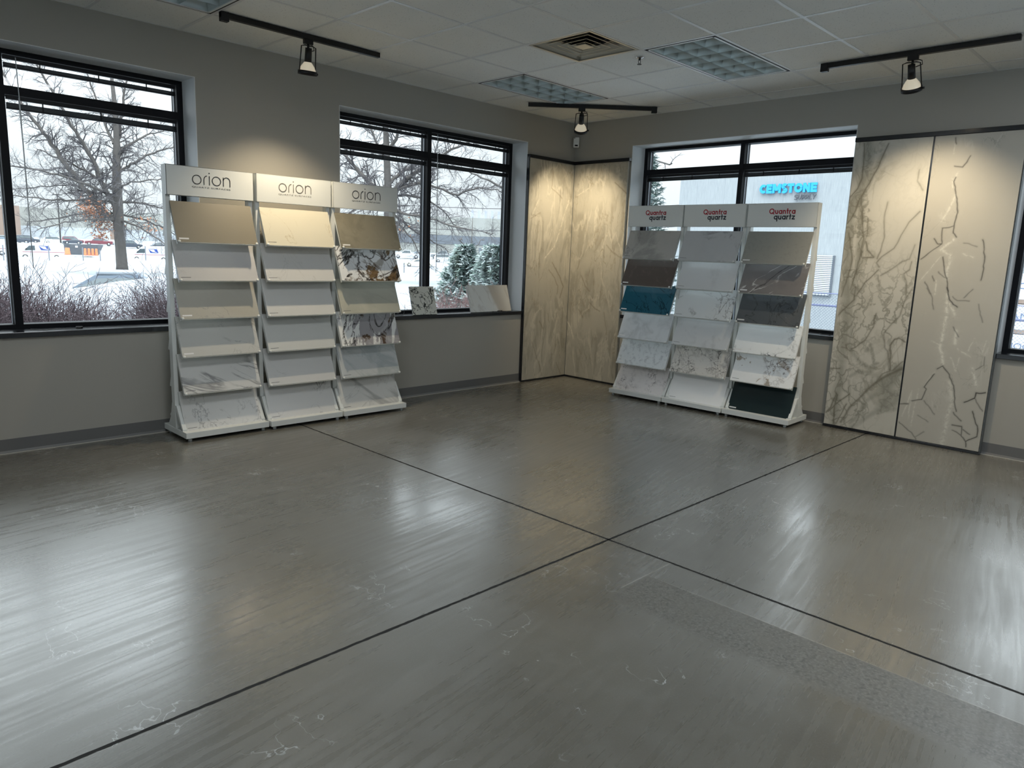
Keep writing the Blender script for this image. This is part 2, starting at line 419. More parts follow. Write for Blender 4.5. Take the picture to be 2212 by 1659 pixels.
FILL_W = 10
LOUV = solid('troffer_louver', (.62, .68, .68), .28, .55)
LAMPG = solid('unlit_tube', (.75, .78, .78), .4)
FRAMEW = solid('troffer_frame_white', (.8, .82, .82), .35)
def troffer(i, j, label):
    x1, x0, y1, y0 = gx(i)-.013, gx(i+2)+.013, gy(j)-.013, gy(j+1)+.013
    r = empty('ceiling_troffer', ((x0+x1)/2, (y0+y1)/2, H)); tag(r, label, 'ceiling light', 'unlit fluorescent ceiling troffers')
    hx, hy = (x1-x0)/2, (y1-y0)/2
    f = MB()
    for a, b, c, d in ((-hx, hx, -hy, -hy+.009), (-hx, hx, hy-.009, hy), (-hx, -hx+.009, -hy, hy), (hx-.009, hx, -hy, hy)): f.box(a, b, c, d, -.004, .012)
    f.build('black_reveal', BLACKF, r)
    f = MB(); e = .011
    for a, b, c, d in ((-hx+e, hx-e, -hy+e, -hy+e+.016), (-hx+e, hx-e, hy-e-.016, hy-e), (-hx+e, -hx+e+.016, -hy+e, hy-e), (hx-e-.016, hx-e, -hy+e, hy-e)): f.box(a, b, c, d, -.005, .01)
    f.build('door_frame', FRAMEW, r)
    hs = MB(); hs.box(-hx, hx, -hy, hy, .12, .125); hs.box(-hx, hx, -hy, -hy+.003, 0, .12); hs.box(-hx, hx, hy-.003, hy, 0, .12); hs.box(-hx, -hx+.003, -hy, hy, 0, .12); hs.box(hx-.003, hx, -hy, hy, 0, .12)
    hs.build('housing', FRAMEW, r)
    # parabolic cells, 6 x 3
    lv = MB(); X0, X1_, Y0, Y1_ = -hx+.027, hx-.027, -hy+.027, hy-.027
    cx_, cy_ = (X1_-X0)/6, (Y1_-Y0)/3
    prof = [(.0015, 0.0), (.004, .02), (.011, .045), (.024, .07)]
    def blade(p, q, horiz):
        n = len(prof)
        for s_ in (-1, 1):
            vs = []
            for r_, z in prof:
                for u in (p, q):
                    vs.append((u, horiz[1]+s_*r_, z) if horiz[0] == 'x' else (horiz[1]+s_*r_, u, z))
            lv.add(vs, [(2*a, 2*a+1, 2*a+3, 2*a+2) for a in range(n-1)])
    for a in range(0, 7): blade(Y0, Y1_, ('y', X0+a*cx_))
    for a in range(0, 4): blade(X0, X1_, ('x', Y0+a*cy_))
    lv.build('parabolic_louver', LOUV, r, smooth=True)
    for a in range(3):
        y = Y0+(a+.5)*cy_; MB().cyl((X0, y, .095), (X1_, y, .095), .0127, 10).build('fluorescent_tube', LAMPG, r, True)
    return r
tl = ['unlit 18-cell troffer in the ceiling above the corner track light', 'unlit 18-cell troffer in the ceiling beside the square air diffuser', 'unlit troffer cut by the top edge of the photo, near the left window',
      'lit troffer added for fill, out of view in the left row', 'lit troffer added for fill, unseen far back in the right row', 'lit troffer added for fill, unseen far back in the middle row', 'unlit troffer by the far left wall', 'unlit troffer in the back left corner']
for (i, j), l_ in zip(troffers[:3], tl): troffer(i, j, l_)
def lit_troffer(i, j, label):
    r = troffer(i, j, label); r['group'] = 'added fill troffers out of view'
    ld = bpy.data.lights.new('fill_light', 'AREA'); ld.shape = 'RECTANGLE'; ld.size = 1.1; ld.size_y = .5; ld.energy = FILL_W; ld.color = (.93, .97, 1.0)  # area light added to lift the room's ambient level, fixture out of view
    lo = bpy.data.objects.new('fill_light', ld); COL.objects.link(lo); lo.parent = r; lo.location = (0, 0, -.012)
for (i, j), l_ in list(zip(troffers, tl))[3:]: lit_troffer(i, j, l_)

DIFFM = solid('diffuser_enamel', (.55, .52, .44), .32, .25)
def diffuser():
    cx_, cy_ = gx(2)-T/2, gy(2)-T/2
    r = empty('air_diffuser', (cx_, cy_, H)); tag(r, 'square stepped air diffuser with a dark round duct neck in the ceiling', 'air vent')
    h = T/2-.013
    def ring(h0, z0, h1, z1, nm, lip=.006):
        mb = MB()
        vs = [(sx_*h0, sy*h0, z0) for sx_, sy in ((-1, -1), (1, -1), (1, 1), (-1, 1))]+[(sx_*h1, sy*h1, z1) for sx_, sy in ((-1, -1), (1, -1), (1, 1), (-1, 1))]
        mb.add(vs, [(a, (a+1) % 4, (a+1) % 4+4, a+4) for a in range(4)])
        b_ = [(sx_*(h0), sy*(h0), z0) for sx_, sy in ((-1, -1), (1, -1), (1, 1), (-1, 1))]+[(sx_*(h0-lip), sy*(h0-lip), z0) for sx_, sy in ((-1, -1), (1, -1), (1, 1), (-1, 1))]
        mb.add(b_, [(a, (a+1) % 4, (a+1) % 4+4, a+4) for a in range(4)])
        return mb.build(nm, DIFFM, r)
    ring(h, -.004, h-.055, .05, 'outer_pan', .02)
    ring(.205, .006, .155, .034, 'louver_cone'); ring(.142, .004, .100, .026, 'louver_cone'); ring(.088, .002, .052, .018, 'louver_cone')
    MB().box(-.052, .052, -.052, .052, 0, .006).build('centre_plate', DIFFM, r)
    pan = MB()
    for a, b, c, d in ((-h, h, -h, -.15), (-h, h, .15, h), (-h, -.15, -.15, .15), (.15, h, -.15, .15)): pan.box(a, b, c, d, .055, .06)
    pan.build('back_pan', DIFFM, r)
    MB().lathe([(.17, .048), (.155, .05), (.155, .17), (0.001, .17)], n=32).build('duct_neck', solid('duct_black', (.006, .006, .006), .7), r, True)
    k_ = MB(); k_.cyl((0, 0, .004), (0, 0, .16), .008, 8); k_.build('damper_rod', BLACKF, r)
diffuser()

def sprinkler():
    r = empty('fire_sprinkler', (-1.963, -2.272, H)); tag(r, 'small pendent fire sprinkler head between the diffuser and the troffer', 'sprinkler')
    br = solid('sprinkler_chrome', (.5, .5, .5), .25, .9)
    MB().lathe([(.033, -.001), (.033, -.004), (.014, -.011), (.012, -.011)], n=20).build('escutcheon', br, r, True)
    MB().cyl((0, 0, 0), (0, 0, -.024), .009, 12).build('body', TRACKM, r, True)
    MB().tube([(-.008, 0, -.022), (-.015, 0, -.034), (-.006, 0, -.052)], .0025, 6).tube([(.008, 0, -.022), (.015, 0, -.034), (.006, 0, -.052)], .0025, 6).build('frame_arm', TRACKM, r, True)
    MB().cyl((0, 0, -.052), (0, 0, -.055), .017, 14).build('deflector', TRACKM, r)
sprinkler()

# ------------------------------------------------------------------ track lights
BULB = bpy.data.materials.new('lamp_glass_glow'); BULB.use_nodes = True
_b = BULB.node_tree.nodes['Principled BSDF']; _b.inputs['Base Color'].default_value = (.8, .75, .65, 1); _b.inputs['Roughness'].default_value = .25
_b.inputs['Emission Color'].default_value = (1.0, .86, .62, 1); _b.inputs['Emission Strength'].default_value = .12
REFL = bpy.data.materials.new('lamp_lens_glow'); REFL.use_nodes = True
_b = REFL.node_tree.nodes['Principled BSDF']; _b.inputs['Emission Color'].default_value = (1.0, .85, .6, 1); _b.inputs['Emission Strength'].default_value = 1.6
def track_light(p0, p1, t, aim, label, power, feed_end=0, cone=88):
    p0, p1 = Vector(p0), Vector(p1); d = (p1-p0); ln = d.length; ang = math.atan2(d.y, d.x); c = (p0+p1)/2
    r = empty('track_light', (c.x, c.y, H), ang); tag(r, label, 'track light', 'black ceiling track lights')
    MB().box(-ln/2, ln/2, -.018, .018, -.040, -.004).build('track', TRACKM, r, bevel=.002)
    fe = -ln/2 if feed_end == 0 else ln/2-.05
    MB().box(fe, fe+.055, -.02, .02, -.062, -.002).build('feed_connector', TRACKM, r, bevel=.003)
    hx = (t-.5)*ln
    MB().box(hx-.035, hx+.035, -.016, .016, -.072, -.038).build('adapter', TRACKM, r, bevel=.003)
    # head: built along local -z, then turned towards its aim
    base = Vector((hx, 0, -.072))
    inv = Matrix.Rotation(-ang, 3, 'Z'); a_l = inv @ (Vector(aim)-Vector((c.x, c.y, H))) 
    head_c = base+Vector((0, 0, -.07)); dv = (a_l-head_c).normalized()
    q = Vector((0, 0, -1)).rotation_difference(dv)
    q = Matrix.Rotation(0, 4, 'Z') if q is None else q.to_matrix().to_4x4()
    hd = empty('lamp_head', head_c); hd.parent = r; hd.matrix_local = Matrix.Translation(head_c) @ q
    MB().cyl((hx, 0, -.07), head_c+Vector((0, 0, .02)), .009, 8).build('stem', TRACKM, r, True)
    MB().cyl((0, 0, .045), (0, 0, -.055), .024, 18, r1=.026).build('socket', TRACKM, hd, True)
    yk = MB()
    for s_ in (-1, 1): yk.tube([(0, 0, .058), (s_*.03, 0, .06), (s_*.058, 0, .052), (s_*.062, 0, -.04), (s_*.066, 0, -.125)], .0042, 6)
    yk.build('yoke', TRACKM, hd, True)
    MB().lathe([(.066, -.112), (.070, -.112), (.070, -.140), (.064, -.140), (.064, -.112)], n=28).build('front_ring', TRACKM, hd, True)
    MB().cyl((.068, 0, -.125), (.084, 0, -.125), .008, 10).build('aiming_knob', TRACKM, hd, True)
    MB().lathe([(.024, -.05), (.034, -.062), (.050, -.085), (.060, -.108), (.062, -.118)], n=28).build('reflector_bulb', BULB, hd, True)
    MB().lathe([(.0005, -.122), (.03, -.124), (.061, -.119)], n=28).build('lens', REFL, hd, True)
    cw = MB().tube([(hx+.02, .01, -.06), (hx+.055, .02, -.075), (hx+.06, .02, -.10), (hx+.02, .01, -.115)], .0035, 6); cw.build('power_cord', TRACKM, r, True)
    ld = bpy.data.lights.new('spot_beam', 'SPOT'); ld.energy = power; ld.color = (1.0, .83, .58); ld.spot_size = math.radians(cone); ld.spot_blend = .9; ld.shadow_soft_size = .035
    lo = bpy.data.objects.new('spot_beam', ld); COL.objects.link(lo); lo.parent = hd; lo.location = (0, 0, -.150)
    return r
track_light((-4.562, -.70, 0), (-3.283, -.70, 0), .512, (-3.85, -.34, .8), 'black track light by the left wall, over the beige and white marble racks', 32, cone=105)
track_light((-1.224, -.38, 0), (-.308, -1.322, 0), .42, (-.12, -.14, 1.45), 'black track light running diagonally across the far corner', 42, feed_end=1, cone=84)
track_light((-.97, -3.273, 0), (-.97, -4.571, 0), .505, (-.10, -3.88, 1.25), 'black track light by the right wall, over the two tall veined slabs', 33, cone=98)

# motion sensor
ms = empty('motion_sensor', (-.052, -.055, 2.785), math.radians(-45)); tag(ms, 'small white motion sensor high in the far corner', 'sensor')
MB().box(-.034, .034, -.018, .022, -.058, .058).build('sensor_case', WHITE, ms, bevel=.008)
MB().box(-.018, .018, -.0205, -.016, -.044, -.026).build('sensor_lens', TRACKM, ms, bevel=.002)
MB().box(-.028, -.016, -.0205, -.016, .044, .053).build('indicator', TRACKM, ms)

# ------------------------------------------------------------------ stone materials
def stone(name, base, veins=(), mott=None, rough=.25, seed=0, speck=None, base2=None):
    """veins: list of (colour, scale, width, strength, mask_scale, mask_lo, rot, stretch, distort)"""
    m, t, b = new_mat(name); g = NG(t)
    c = g.map(g.node('ShaderNodeTexCoord').outputs['Object'], loc=(seed*3.17, seed*1.31, seed*2.03))
    col = g.mix(g.noise(c, 3.0, 4), base, base2 or tuple(min(1, k*1.06) for k in base))
    if mott:
        for mc, sc, lo, hi, st, *ex in mott:
            v = g.map(g.map(c, rot=(0, math.radians(ex[0]), 0)), scale=(1, 1, ex[1])) if ex else c
            col = g.mix(g.math('MULTIPLY', g.ramp(g.noise(v, sc, 6, .6, .5), lo, hi), st), col, mc)
    for vc, sc, wd, st, msc, mlo, rot, stretch, ds in veins:
        v = g.map(g.map(c, rot=(0, math.radians(rot), 0)), scale=(1, 1, stretch))
        v = g.vein(v, sc, wd, 7, ds)
        if mlo: v = g.math('MULTIPLY', v, g.ramp(g.noise(g.map(c, loc=(7, 3, 1)), msc, 3), mlo, mlo+.1))
        col = g.mix(g.math('MULTIPLY', v, st), col, vc)
    if speck:
        sc_, thr, cc_, st = speck
        col = g.mix(g.math('MULTIPLY', g.ramp(g.noise(c, sc_, 3, .7), thr, thr+.06), st), col, cc_)
    t.links.new(col, b.inputs['Base Color']); b.inputs['Roughness'].default_value = rough
    return m
WQ = (.66, .66, .64)
GV = (.26, .26, .26)
def lightvein(sc=2.2, st=.5, mlo=.5, rot=35, stretch=.35, wd=.010, c=GV, msc=2.5, ds=.6): return (c, sc, wd, st, msc, mlo, rot, stretch, ds)
S = {}
# left rack bank: column 1, 2, 3 from the left, rows from the top
S['o11'] = (stone('taupe_plain', (.25, .225, .175), seed=1, rough=.3), 'plain taupe slab sample on the top shelf of the left black-lettered rack', 'w')
S['o12'] = (stone('soft_white_flecks', (0.546, 0.537, 0.528), [lightvein(6, .35, .52, 20, .6, .008)], [((.5, .5, .52), 4, .5, .7, .4)], seed=2), 'pale grey slab sample with faint flecks, second shelf of the left black-lettered rack', 'd')
S['o13'] = (stone('greige_cracks', (0.440, 0.422, 0.370), [lightvein(4, .7, .55, 60, .6, .009)], [((.42, .40, .34), 3, .45, .7, .5)], seed=3), 'greige slab sample with a few dark hairlines, third shelf of the left black-lettered rack', 'w')
S['o14'] = (stone('grey_white_lines', (0.528, 0.528, 0.502), [lightvein(3.0, .75, .49, 70, .5, .009), lightvein(4, .4, .5, 0, .5, .008)], seed=4), 'off-white slab sample with thin upright veins, fourth shelf of the left black-lettered rack', 'w')
S['o15'] = (stone('diagonal_strokes', (0.598, 0.598, 0.581), [lightvein(5.0, .9, .46, 62, .22, .030), lightvein(9, .8, .50, 58, .2, .022)], seed=5), 'white slab sample with slanting grey strokes, fifth shelf of the left black-lettered rack', 'd')
S['o16'] = (stone('grey_crackle', (0.598, 0.598, 0.581), [lightvein(3.2, .8, .43, 30, .8, .010), lightvein(6, .6, .48, 80, .8, .009)], seed=6), 'white slab sample with winding grey crackle on the bottom shelf of the left black-lettered rack', 'd')
S['o21'] = (stone('cream_gold_lines', (.66, .62, .50), [lightvein(4.5, .5, .46, 30, .8, .010, (.42, .34, .20))], seed=7), 'cream slab sample with fine gold lines, top shelf of the middle black-lettered rack', 'd')
S['o22'] = (stone('cool_white_plain', (0.581, 0.581, 0.572), [lightvein(5, .25, .52, 20, .6, .008)], seed=8), 'plain cool white slab sample, second shelf of the middle black-lettered rack', 'd')
S['o23'] = (stone('clean_white', (0.607, 0.607, 0.590), [lightvein(5, .18, .52, 50, .6, .008)], seed=9), 'almost unmarked white slab sample, third shelf of the middle black-lettered rack', 'd')
S['o24'] = (stone('white_hairline', (0.581, 0.590, 0.572), [lightvein(3.5, .55, .56, 55, .5, .006)], seed=10), 'white slab sample with one faint slanting hairline, fourth shelf of the middle black-lettered rack', 'd')
S['o25'] = (stone('white_thin_scratch', (0.590, 0.590, 0.581), [lightvein(4.2, .35, .55, 10, .7, .006)], seed=11), 'white slab sample with barely visible threads, fifth shelf of the middle black-lettered rack', 'd')
S['o26'] = (stone('white_dark_scrawl', (0.590, 0.590, 0.581), [lightvein(11, .95, .55, 60, .8, .03, (.12, .12, .13), 2.2), lightvein(4, .4, .5, 20, .8, .008)], seed=12), 'white slab sample with small dark scrawls, bottom shelf of the middle black-lettered rack', 'd')
S['o31'] = (stone('olive_taupe', (.245, .225, .17), [], [((.19, .175, .13), 5, .48, .66, .7), ((.31, .29, .22), 9, .55, .7, .4)], seed=13, rough=.35), 'mottled olive taupe slab sample, top shelf of the right black-lettered rack', 'w')
S['o32'] = (stone('bold_brown_marble', (.72, .74, .76), [((.02, .016, .013), 2.2, .022, .97, 2, .30, -38, .5, 1.2), ((.08, .05, .03), 4.5, .03, .9, 2, .42, 50, .5, 1.2), ((.3, .3, .3), 5, .012, .6, 2, .3, 20, .7, 1)],
                   [((.30, .27, .24), 4.4, .50, .54, .75, -38, .45), ((.16, .10, .04), 4.6, .53, .555, .97, -38, .42), ((.02, .015, .01), 5.6, .57, .60, .96, -38, .4)], rough=.12, seed=14), 'glossy white slab sample with bold black and bronze blotches on the right black-lettered rack', 'w')
S['o33'] = (stone('sage_beige_drift', (0.414, 0.414, 0.352), [lightvein(2.5, .4, .40, 62, .3, .03, (.36, .36, .31))], [((.54, .52, .44), 3, .5, .7, .5)], seed=15), 'sage beige slab sample with soft slanting drifts on the right black-lettered rack', 'd')
S['o34'] = (stone('bold_grey_marble', (.74, .75, .74), [((.02, .02, .02), 3.2, .022, .97, 2, .32, -25, .5, 1.3), ((.12, .08, .05), 6, .02, .85, 2, .54, 40, .8, 1.2), ((.45, .45, .46), 4, .03, .5, 2, .4, 70, .4, .8)],
                   [((.27, .26, .28), 3.6, .53, .55, .9, -20, .4), ((.08, .05, .03), 7, .58, .61, .95, -25, .6)], rough=.12, seed=16.4), 'glossy white slab sample with broad grey bands and black veins on the right black-lettered rack', 'd')
S['o35'] = (stone('blue_grey_wisps', (0.493, 0.515, 0.519), [lightvein(3, .7, .36, 50, .5, .07, (.34, .38, .39)), lightvein(7, .6, .42, 60, .4, .02, (.34, .38, .39))], seed=17), 'pale slab sample with blue-grey wisps, fifth shelf of the right black-lettered rack', 'd')
S['o36'] = (stone('single_grey_vein', (0.581, 0.581, 0.563), [lightvein(1.6, .85, .0, 48, .30, .05, (.34, .34, .33), 2, .5), lightvein(4, .35, .5, -45, .4, .012)], seed=18), 'white slab sample crossed by a broad grey vein, bottom shelf of the right black-lettered rack', 'd')
# right rack bank
S['q11'] = (stone('grey_taupe_marble', (0.439, 0.427, 0.403), [lightvein(2.5, .6, .45, -30, .5, .02, (.50, .50, .47)), lightvein(4, .7, .45, 30, .7, .02, (.22, .22, .21))], [((.26, .26, .25), 3, .45, .6, .7)], seed=21), 'grey taupe slab sample with greenish veins, top shelf of the left red-lettered rack', 'd')
S['q12'] = (stone('dark_brown_stone', (.105, .085, .075), [lightvein(8, .5, .5, 20, .8, .01, (.03, .025, .02))], [((.16, .13, .115), 12, .5, .7, .6)], seed=22, rough=.2, speck=(90, .68, (.3, .27, .24), .5)), 'dark brown slab sample above the teal one on the left red-lettered rack', 'w')
S['q13'] = (stone('teal_stone', (.022, .105, .155), [((.005, .02, .03), 3.5, .014, .95, 2.5, .40, 40, .6, 1.3), ((.005, .02, .03), 6.5, .012, .8, 2.5, .50, 20, .6, 1.3)], [((.06, .18, .24), 3, .55, .75, .6)], seed=23, rough=.12), 'teal blue slab sample with black veins on the left red-lettered rack', 'w')
S['q14'] = (stone('cement_grey', (0.610, 0.634, 0.659), [], [((.43, .45, .47), 7, .45, .7, .7), ((.58, .6, .62), 12, .55, .75, .5)], seed=24, rough=.35), 'cement grey slab sample right under the teal one', 'w')
S['q15'] = (stone('pale_grey_grain', (0.683, 0.720, 0.744), [], [((.46, .49, .52), 24, .5, .64, .7), ((.68, .7, .72), 10, .6, .75, .6)], seed=25, rough=.3), 'pale blue-grey grained slab sample, fifth shelf of the left red-lettered rack', 'w')
S['q16'] = (stone('rose_white_crackle', (0.732, 0.701, 0.695), [((.12, .11, .12), 10, .02, .85, 6, .44, 30, .9, .8), ((.3, .27, .27), 18, .03, .7, 6, .44, 30, .9, .8)], [((.48, .45, .45), 15, .5, .7, .5)], seed=26, rough=.3), 'rosy white slab sample with dark crackle, bottom shelf of the left red-lettered rack', 'w')
S['q21'] = (stone('mid_grey_smudge', (0.488, 0.500, 0.512), [], [((.24, .23, .24), 5, .55, .66, .8), ((.46, .47, .48), 3, .5, .7, .4)], seed=27), 'mid grey slab sample with a dark smudge, top shelf of the middle red-lettered rack', 'd')
S['q22'] = (stone('silver_grey_plain', (0.610, 0.622, 0.634), [], [((.44, .45, .46), 5, .5, .75, .5)], seed=28), 'plain silver grey slab sample, second shelf of the middle red-lettered rack', 'd')
S['q23'] = (stone('silver_cracks', (0.634, 0.659, 0.671), [lightvein(3.5, .95, .38, 20, .9, .016, (.2, .2, .21)), lightvein(7, .85, .46, 60, .9, .02, (.24, .24, .25))], seed=29), 'silver slab sample with fine broken cracks, third shelf of the middle red-lettered rack', 'd')
S['q24'] = (stone('brushed_silver', (0.586, 0.598, 0.610), [lightvein(3, .35, .35, 58, .2, .04, (.60, .61, .62))], [((.42, .43, .44), 6, .5, .7, .5)], seed=30), 'silver grey slab sample with brushed pale streaks, fourth shelf of the middle red-lettered rack', 'd')
S['q25'] = (stone('beige_granite_crackle', (0.634, 0.610, 0.573), [((.07, .065, .06), 7.5, .022, .9, 5, .40, 40, .9, .8), ((.28, .25, .23), 16, .03, .7, 5, .40, 30, .9, .8)], [((.40, .38, .355), 14, .5, .66, .7)], seed=31, rough=.3), 'beige grey slab sample covered in dark crackle, fifth shelf of the middle red-lettered rack', 'd')
S['q26'] = (stone('snow_white', (0.850, 0.850, 0.850), seed=32, rough=.25), 'plain bluish white slab sample, bottom shelf of the middle red-lettered rack', 'd')
S['q31'] = (stone('solid_stone_grey', (0.287, 0.287, 0.262), seed=33, rough=.4, mott=[((.215, .215, .2), 30, .5, .7, .4)]), 'plain stone grey slab sample, top shelf of the right red-lettered rack', 'w')
S['q32'] = (stone('brown_grey_streaks', (.19, .18, .18), [((.62, .62, .6), 3.2, .012, .9, 3, .44, -50, .3, .4), ((.04, .04, .04), 1.6, .012, .8, 3, .3, -45, .3, .4)], [((.14, .135, .14), 4, .45, .7, .6)], seed=34, rough=.18), 'brownish grey slab sample with slanting white streaks on the right red-lettered rack', 'w')
S['q33'] = (stone('slate_blue_grey', (.085, .095, .105), [((.03, .035, .04), 4, .012, .8, 3, .45, 30, .7, .8), ((.25, .26, .28), 5, .006, .4, 3, .55, 30, .7, .8)], [((.12, .125, .13), 3, .45, .7, .6)], seed=35, rough=.15), 'dark slate grey slab sample, third shelf of the right red-lettered rack', 'w')
S['q34'] = (stone('white_charcoal_cluster', (0.805, 0.830, 0.842), [((.05, .06, .07), 9, .045, .95, 1.9, .50, 60, .8, 1.1), ((.10, .12, .13), 18, .06, .9, 1.9, .52, 60, .8, 1.1), lightvein(4, .45, .4, 20, .8, .008)], seed=36.3), 'white slab sample with clustered charcoal veins on the right red-lettered rack', 'w')
S['q35'] = (stone('white_bronze_cluster', (0.830, 0.842, 0.850), [((.10, .07, .065), 9, .040, .95, 2.2, .50, 60, .8, 1.1), ((.30, .20, .12), 5, .07, .85, 2.2, .52, 40, .8, 1.1), lightvein(4, .4, .4, 20, .8, .008)], [((.34, .28, .21), 7, .58, .63, .85)], seed=37.9), 'white slab sample with bronze and plum clusters, above the near-black one', 'd')
S['q36'] = (stone('near_black_teal', (.012, .024, .027), [], seed=38, rough=.18, speck=(160, .7, (.06, .08, .08), .5)), 'near-black slab sample, bottom shelf of the right red-lettered rack', 'w')

# ------------------------------------------------------------------ lettering
def stroke(mb, pts, wd, y=-.0008, closed=False, deep=0.0):
    """flat ribbon in the xz plane, facing -y"""
    n = len(pts); L_, R_ = [], []
    for i in range(n):
        a = pts[(i-1) % n] if (closed or i > 0) else pts[i]; b = pts[(i+1) % n] if (closed or i < n-1) else pts[i]
        dx, dz = b[0]-a[0], b[1]-a[1]; l = math.hypot(dx, dz) or 1; nx, nz = -dz/l*wd/2, dx/l*wd/2
        L_.append((pts[i][0]+nx, y, pts[i][1]+nz)); R_.append((pts[i][0]-nx, y, pts[i][1]-nz))
    m = n if closed else n-1; vs = L_+R_
    mb.add(vs, [(i, n+i, n+(i+1) % n, (i+1) % n) for i in range(m)])
    if deep:
        for E_, fl_ in ((L_, 0), (R_, 1)):
            w_ = E_+[(p[0], p[1]+deep, p[2]) for p in E_]
            mb.add(w_, [((i, i+1, n+i+1, n+i) if fl_ else (i, n+i, n+i+1, i+1)) for i in range(n-1)])
        for i in (0, n-1):
            a_, b_ = L_[i], R_[i]; mb.add([a_, b_, (b_[0], b_[1]+deep, b_[2]), (a_[0], a_[1]+deep, a_[2])], [(0, 1, 2, 3)])
    return mb
def text_mesh(name, s, mat, width, at, parent, offset=0.0, extrude=.0006, spacing=1.0, height=None, shear=0.0, rot=None, align='LEFT'):
    cu = bpy.data.curves.new(name, 'FONT'); cu.body = s; cu.size = 1.0; cu.offset = offset; cu.extrude = 0; cu.space_character = spacing; cu.shear = shear; cu.resolution_u = 4
    tmp = bpy.data.objects.new(name+'_src', cu); COL.objects.link(tmp)
    dg = bpy.context.evaluated_depsgraph_get(); me = bpy.data.meshes.new_from_object(tmp.evaluated_get(dg))
    bpy.data.objects.remove(tmp); bpy.data.curves.remove(cu)
    n = len(me.vertices); co = np.empty(n*3); me.vertices.foreach_get('co', co); co = co.reshape(-1, 3)
    x0, x1 = co[:, 0].min(), co[:, 0].max(); y0, y1 = co[:, 1].min(), co[:, 1].max(); sc = width/(x1-x0); sy = sc if height is None else height/(y1-y0)
    V = np.zeros((n, 3)); V[:, 0] = (co[:, 0]-x0)*sc; V[:, 2] = co[:, 1]*sy; V[:, 1] = -extrude
    me.vertices.foreach_set('co', V.reshape(-1)); me.update(); me.name = name
    me.materials.clear(); me.materials.append(mat)
    o = bpy.data.objects.new(name, me); COL.objects.link(o); o.parent = parent
    o.location = at
    if rot: o.rotation_euler = rot
    if extrude > .005:
        so = o.modifiers.new('thickness', 'SOLIDIFY'); so.thickness = extrude; so.offset = 0
    return o
def arc(cx_, cz_, rx, rz, a0, a1, n=22):
    return [(cx_+rx*math.cos(math.radians(a0+(a1-a0)*i/n)), cz_+rz*math.sin(math.radians(a0+(a1-a0)*i/n))) for i in range(n+1)]
def glyphs(wt):
    h = wt/2; G = {}
    G['u'] = ([[(h, 1), (h, .45)]+arc(.42, .42, .42-h, .42-h, 180, 360, 14)+[(.84-h, .45)], [(.84-h, 1), (.84-h, 0)]], .84)
    G['n'] = ([[(h, 1), (h, 0)], [(h, .5)]+arc(.42, .58, .42-h, .42-h, 180, 0, 14)+[(.84-h, 0)]], .84)
    G['a'] = ([arc(.5, .5, .5-h, .5-h, 0, 360), [(1-h, 1), (1-h, 0)]], 1.0)
    G['q'] = ([arc(.5, .5, .5-h, .5-h, 0, 360), [(1-h, 1), (1-h, -.48)]], 1.0)
    G['t'] = ([[(.28, 1.42), (.28, 0)], [(0, 1-h), (.56, 1-h)]], .56)
    G['r'] = ([[(h, 1), (h, 0)], [(h, .55)]+arc(.50, .52, .50-h, .48-h, 180, 80, 8)], .56)
    G['z'] = ([[(0, 1-h), (.80, 1-h)], [(.72, 1-h), (.10, h)], [(0, h), (.82, h)]], .82)
    G['Q'] = ([arc(.72, .72, .72-h, .72-h, 0, 360), [(.82, .42), (1.40, -.05)]], 1.46)
    G['C'] = ([arc(.5, .5, .5-h, .5-h, 48, 312)], .86)
    G['O'] = ([arc(.52, .5, .52-h, .5-h, 0, 360)], 1.04)
    G['E'] = ([[(h, 1), (h, 0)], [(0, 1-h*.9), (.74, 1-h*.9)], [(0, .5), (.70, .5)], [(0, h*.9), (.74, h*.9)]], .74)
    G['M'] = ([[(h, 0), (h, 1)], [(1.1-h, 0), (1.1-h, 1)], [(h*.9, .97), (.55, .30)], [(.55, .30), (1.1-h*.9, .97)]], 1.1)
    G['N'] = ([[(h, 0), (h, 1)], [(.9-h, 0), (.9-h, 1)], [(h*.8, .95), (.9-h*.8, .05)]], .9)
    G['T'] = ([[(0, 1-h*.9), (.80, 1-h*.9)], [(.40, 1), (.40, 0)]], .80)
    G['S'] = ([arc(.40, .73, .36-h*.7, .27-h*.7, 30, 260, 14)+arc(.38, .27, .36-h*.7, .27-h*.7, 90, -140, 14)], .76)
    G['U'] = ([[(h, 1), (h, .4)]+arc(.40, .40, .40-h, .40-h, 180, 360, 14)+[(.80-h, 1)]], .80)
    G['P'] = ([[(h, 1), (h, 0)], [(h, 1-h)]+[(.36, 1-h)]+arc(.36, .70, .34-h, .30-h, 90, -90, 10)+[(h, .40+h)]], .70)
    G['L'] = ([[(h, 1), (h, 0)], [(0, h), (.62, h)]], .62)
    G['Y'] = ([[(.05, 1), (.40, .45)], [(.75, 1), (.40, .45)], [(.40, .5), (.40, 0)]], .80)
    return G
def stroke_word(name, s, mat, width, at, parent, wt=.2, gap=.12, lift=.0009, thick=0.0, shear=0.0, height=None):
    G = glyphs(wt); m = MB(); x = 0.0; tot = sum(G[c][1] for c in s)+gap*(len(s)-1); sc = width/tot; sz = sc if height is None else height
    for i, c in enumerate(s):
        for pk, pl in enumerate(G[c][0]):
            stroke(m, [(x+p[0], p[1]) for p in pl], wt, -lift-(.00003 if not thick else .0015)*(i % 2)-(.0006 if thick else 0)*pk-thick/2, deep=thick)
        x += G[c][1]+gap
    m.v = [((v[0]+shear*v[2])*sc, v[1], v[2]*sz) for v in m.v]
    o = m.build(name, mat, parent); o.location = at
    return o
INK = solid('dark_ink', (.02, .02, .022), .4); INKG = solid('grey_ink', (.13, .12, .10), .4)
RED = solid('red_ink', (.42, .012, .03), .4); NAVY = solid('navy_ink', (.015, .02, .035), .4)

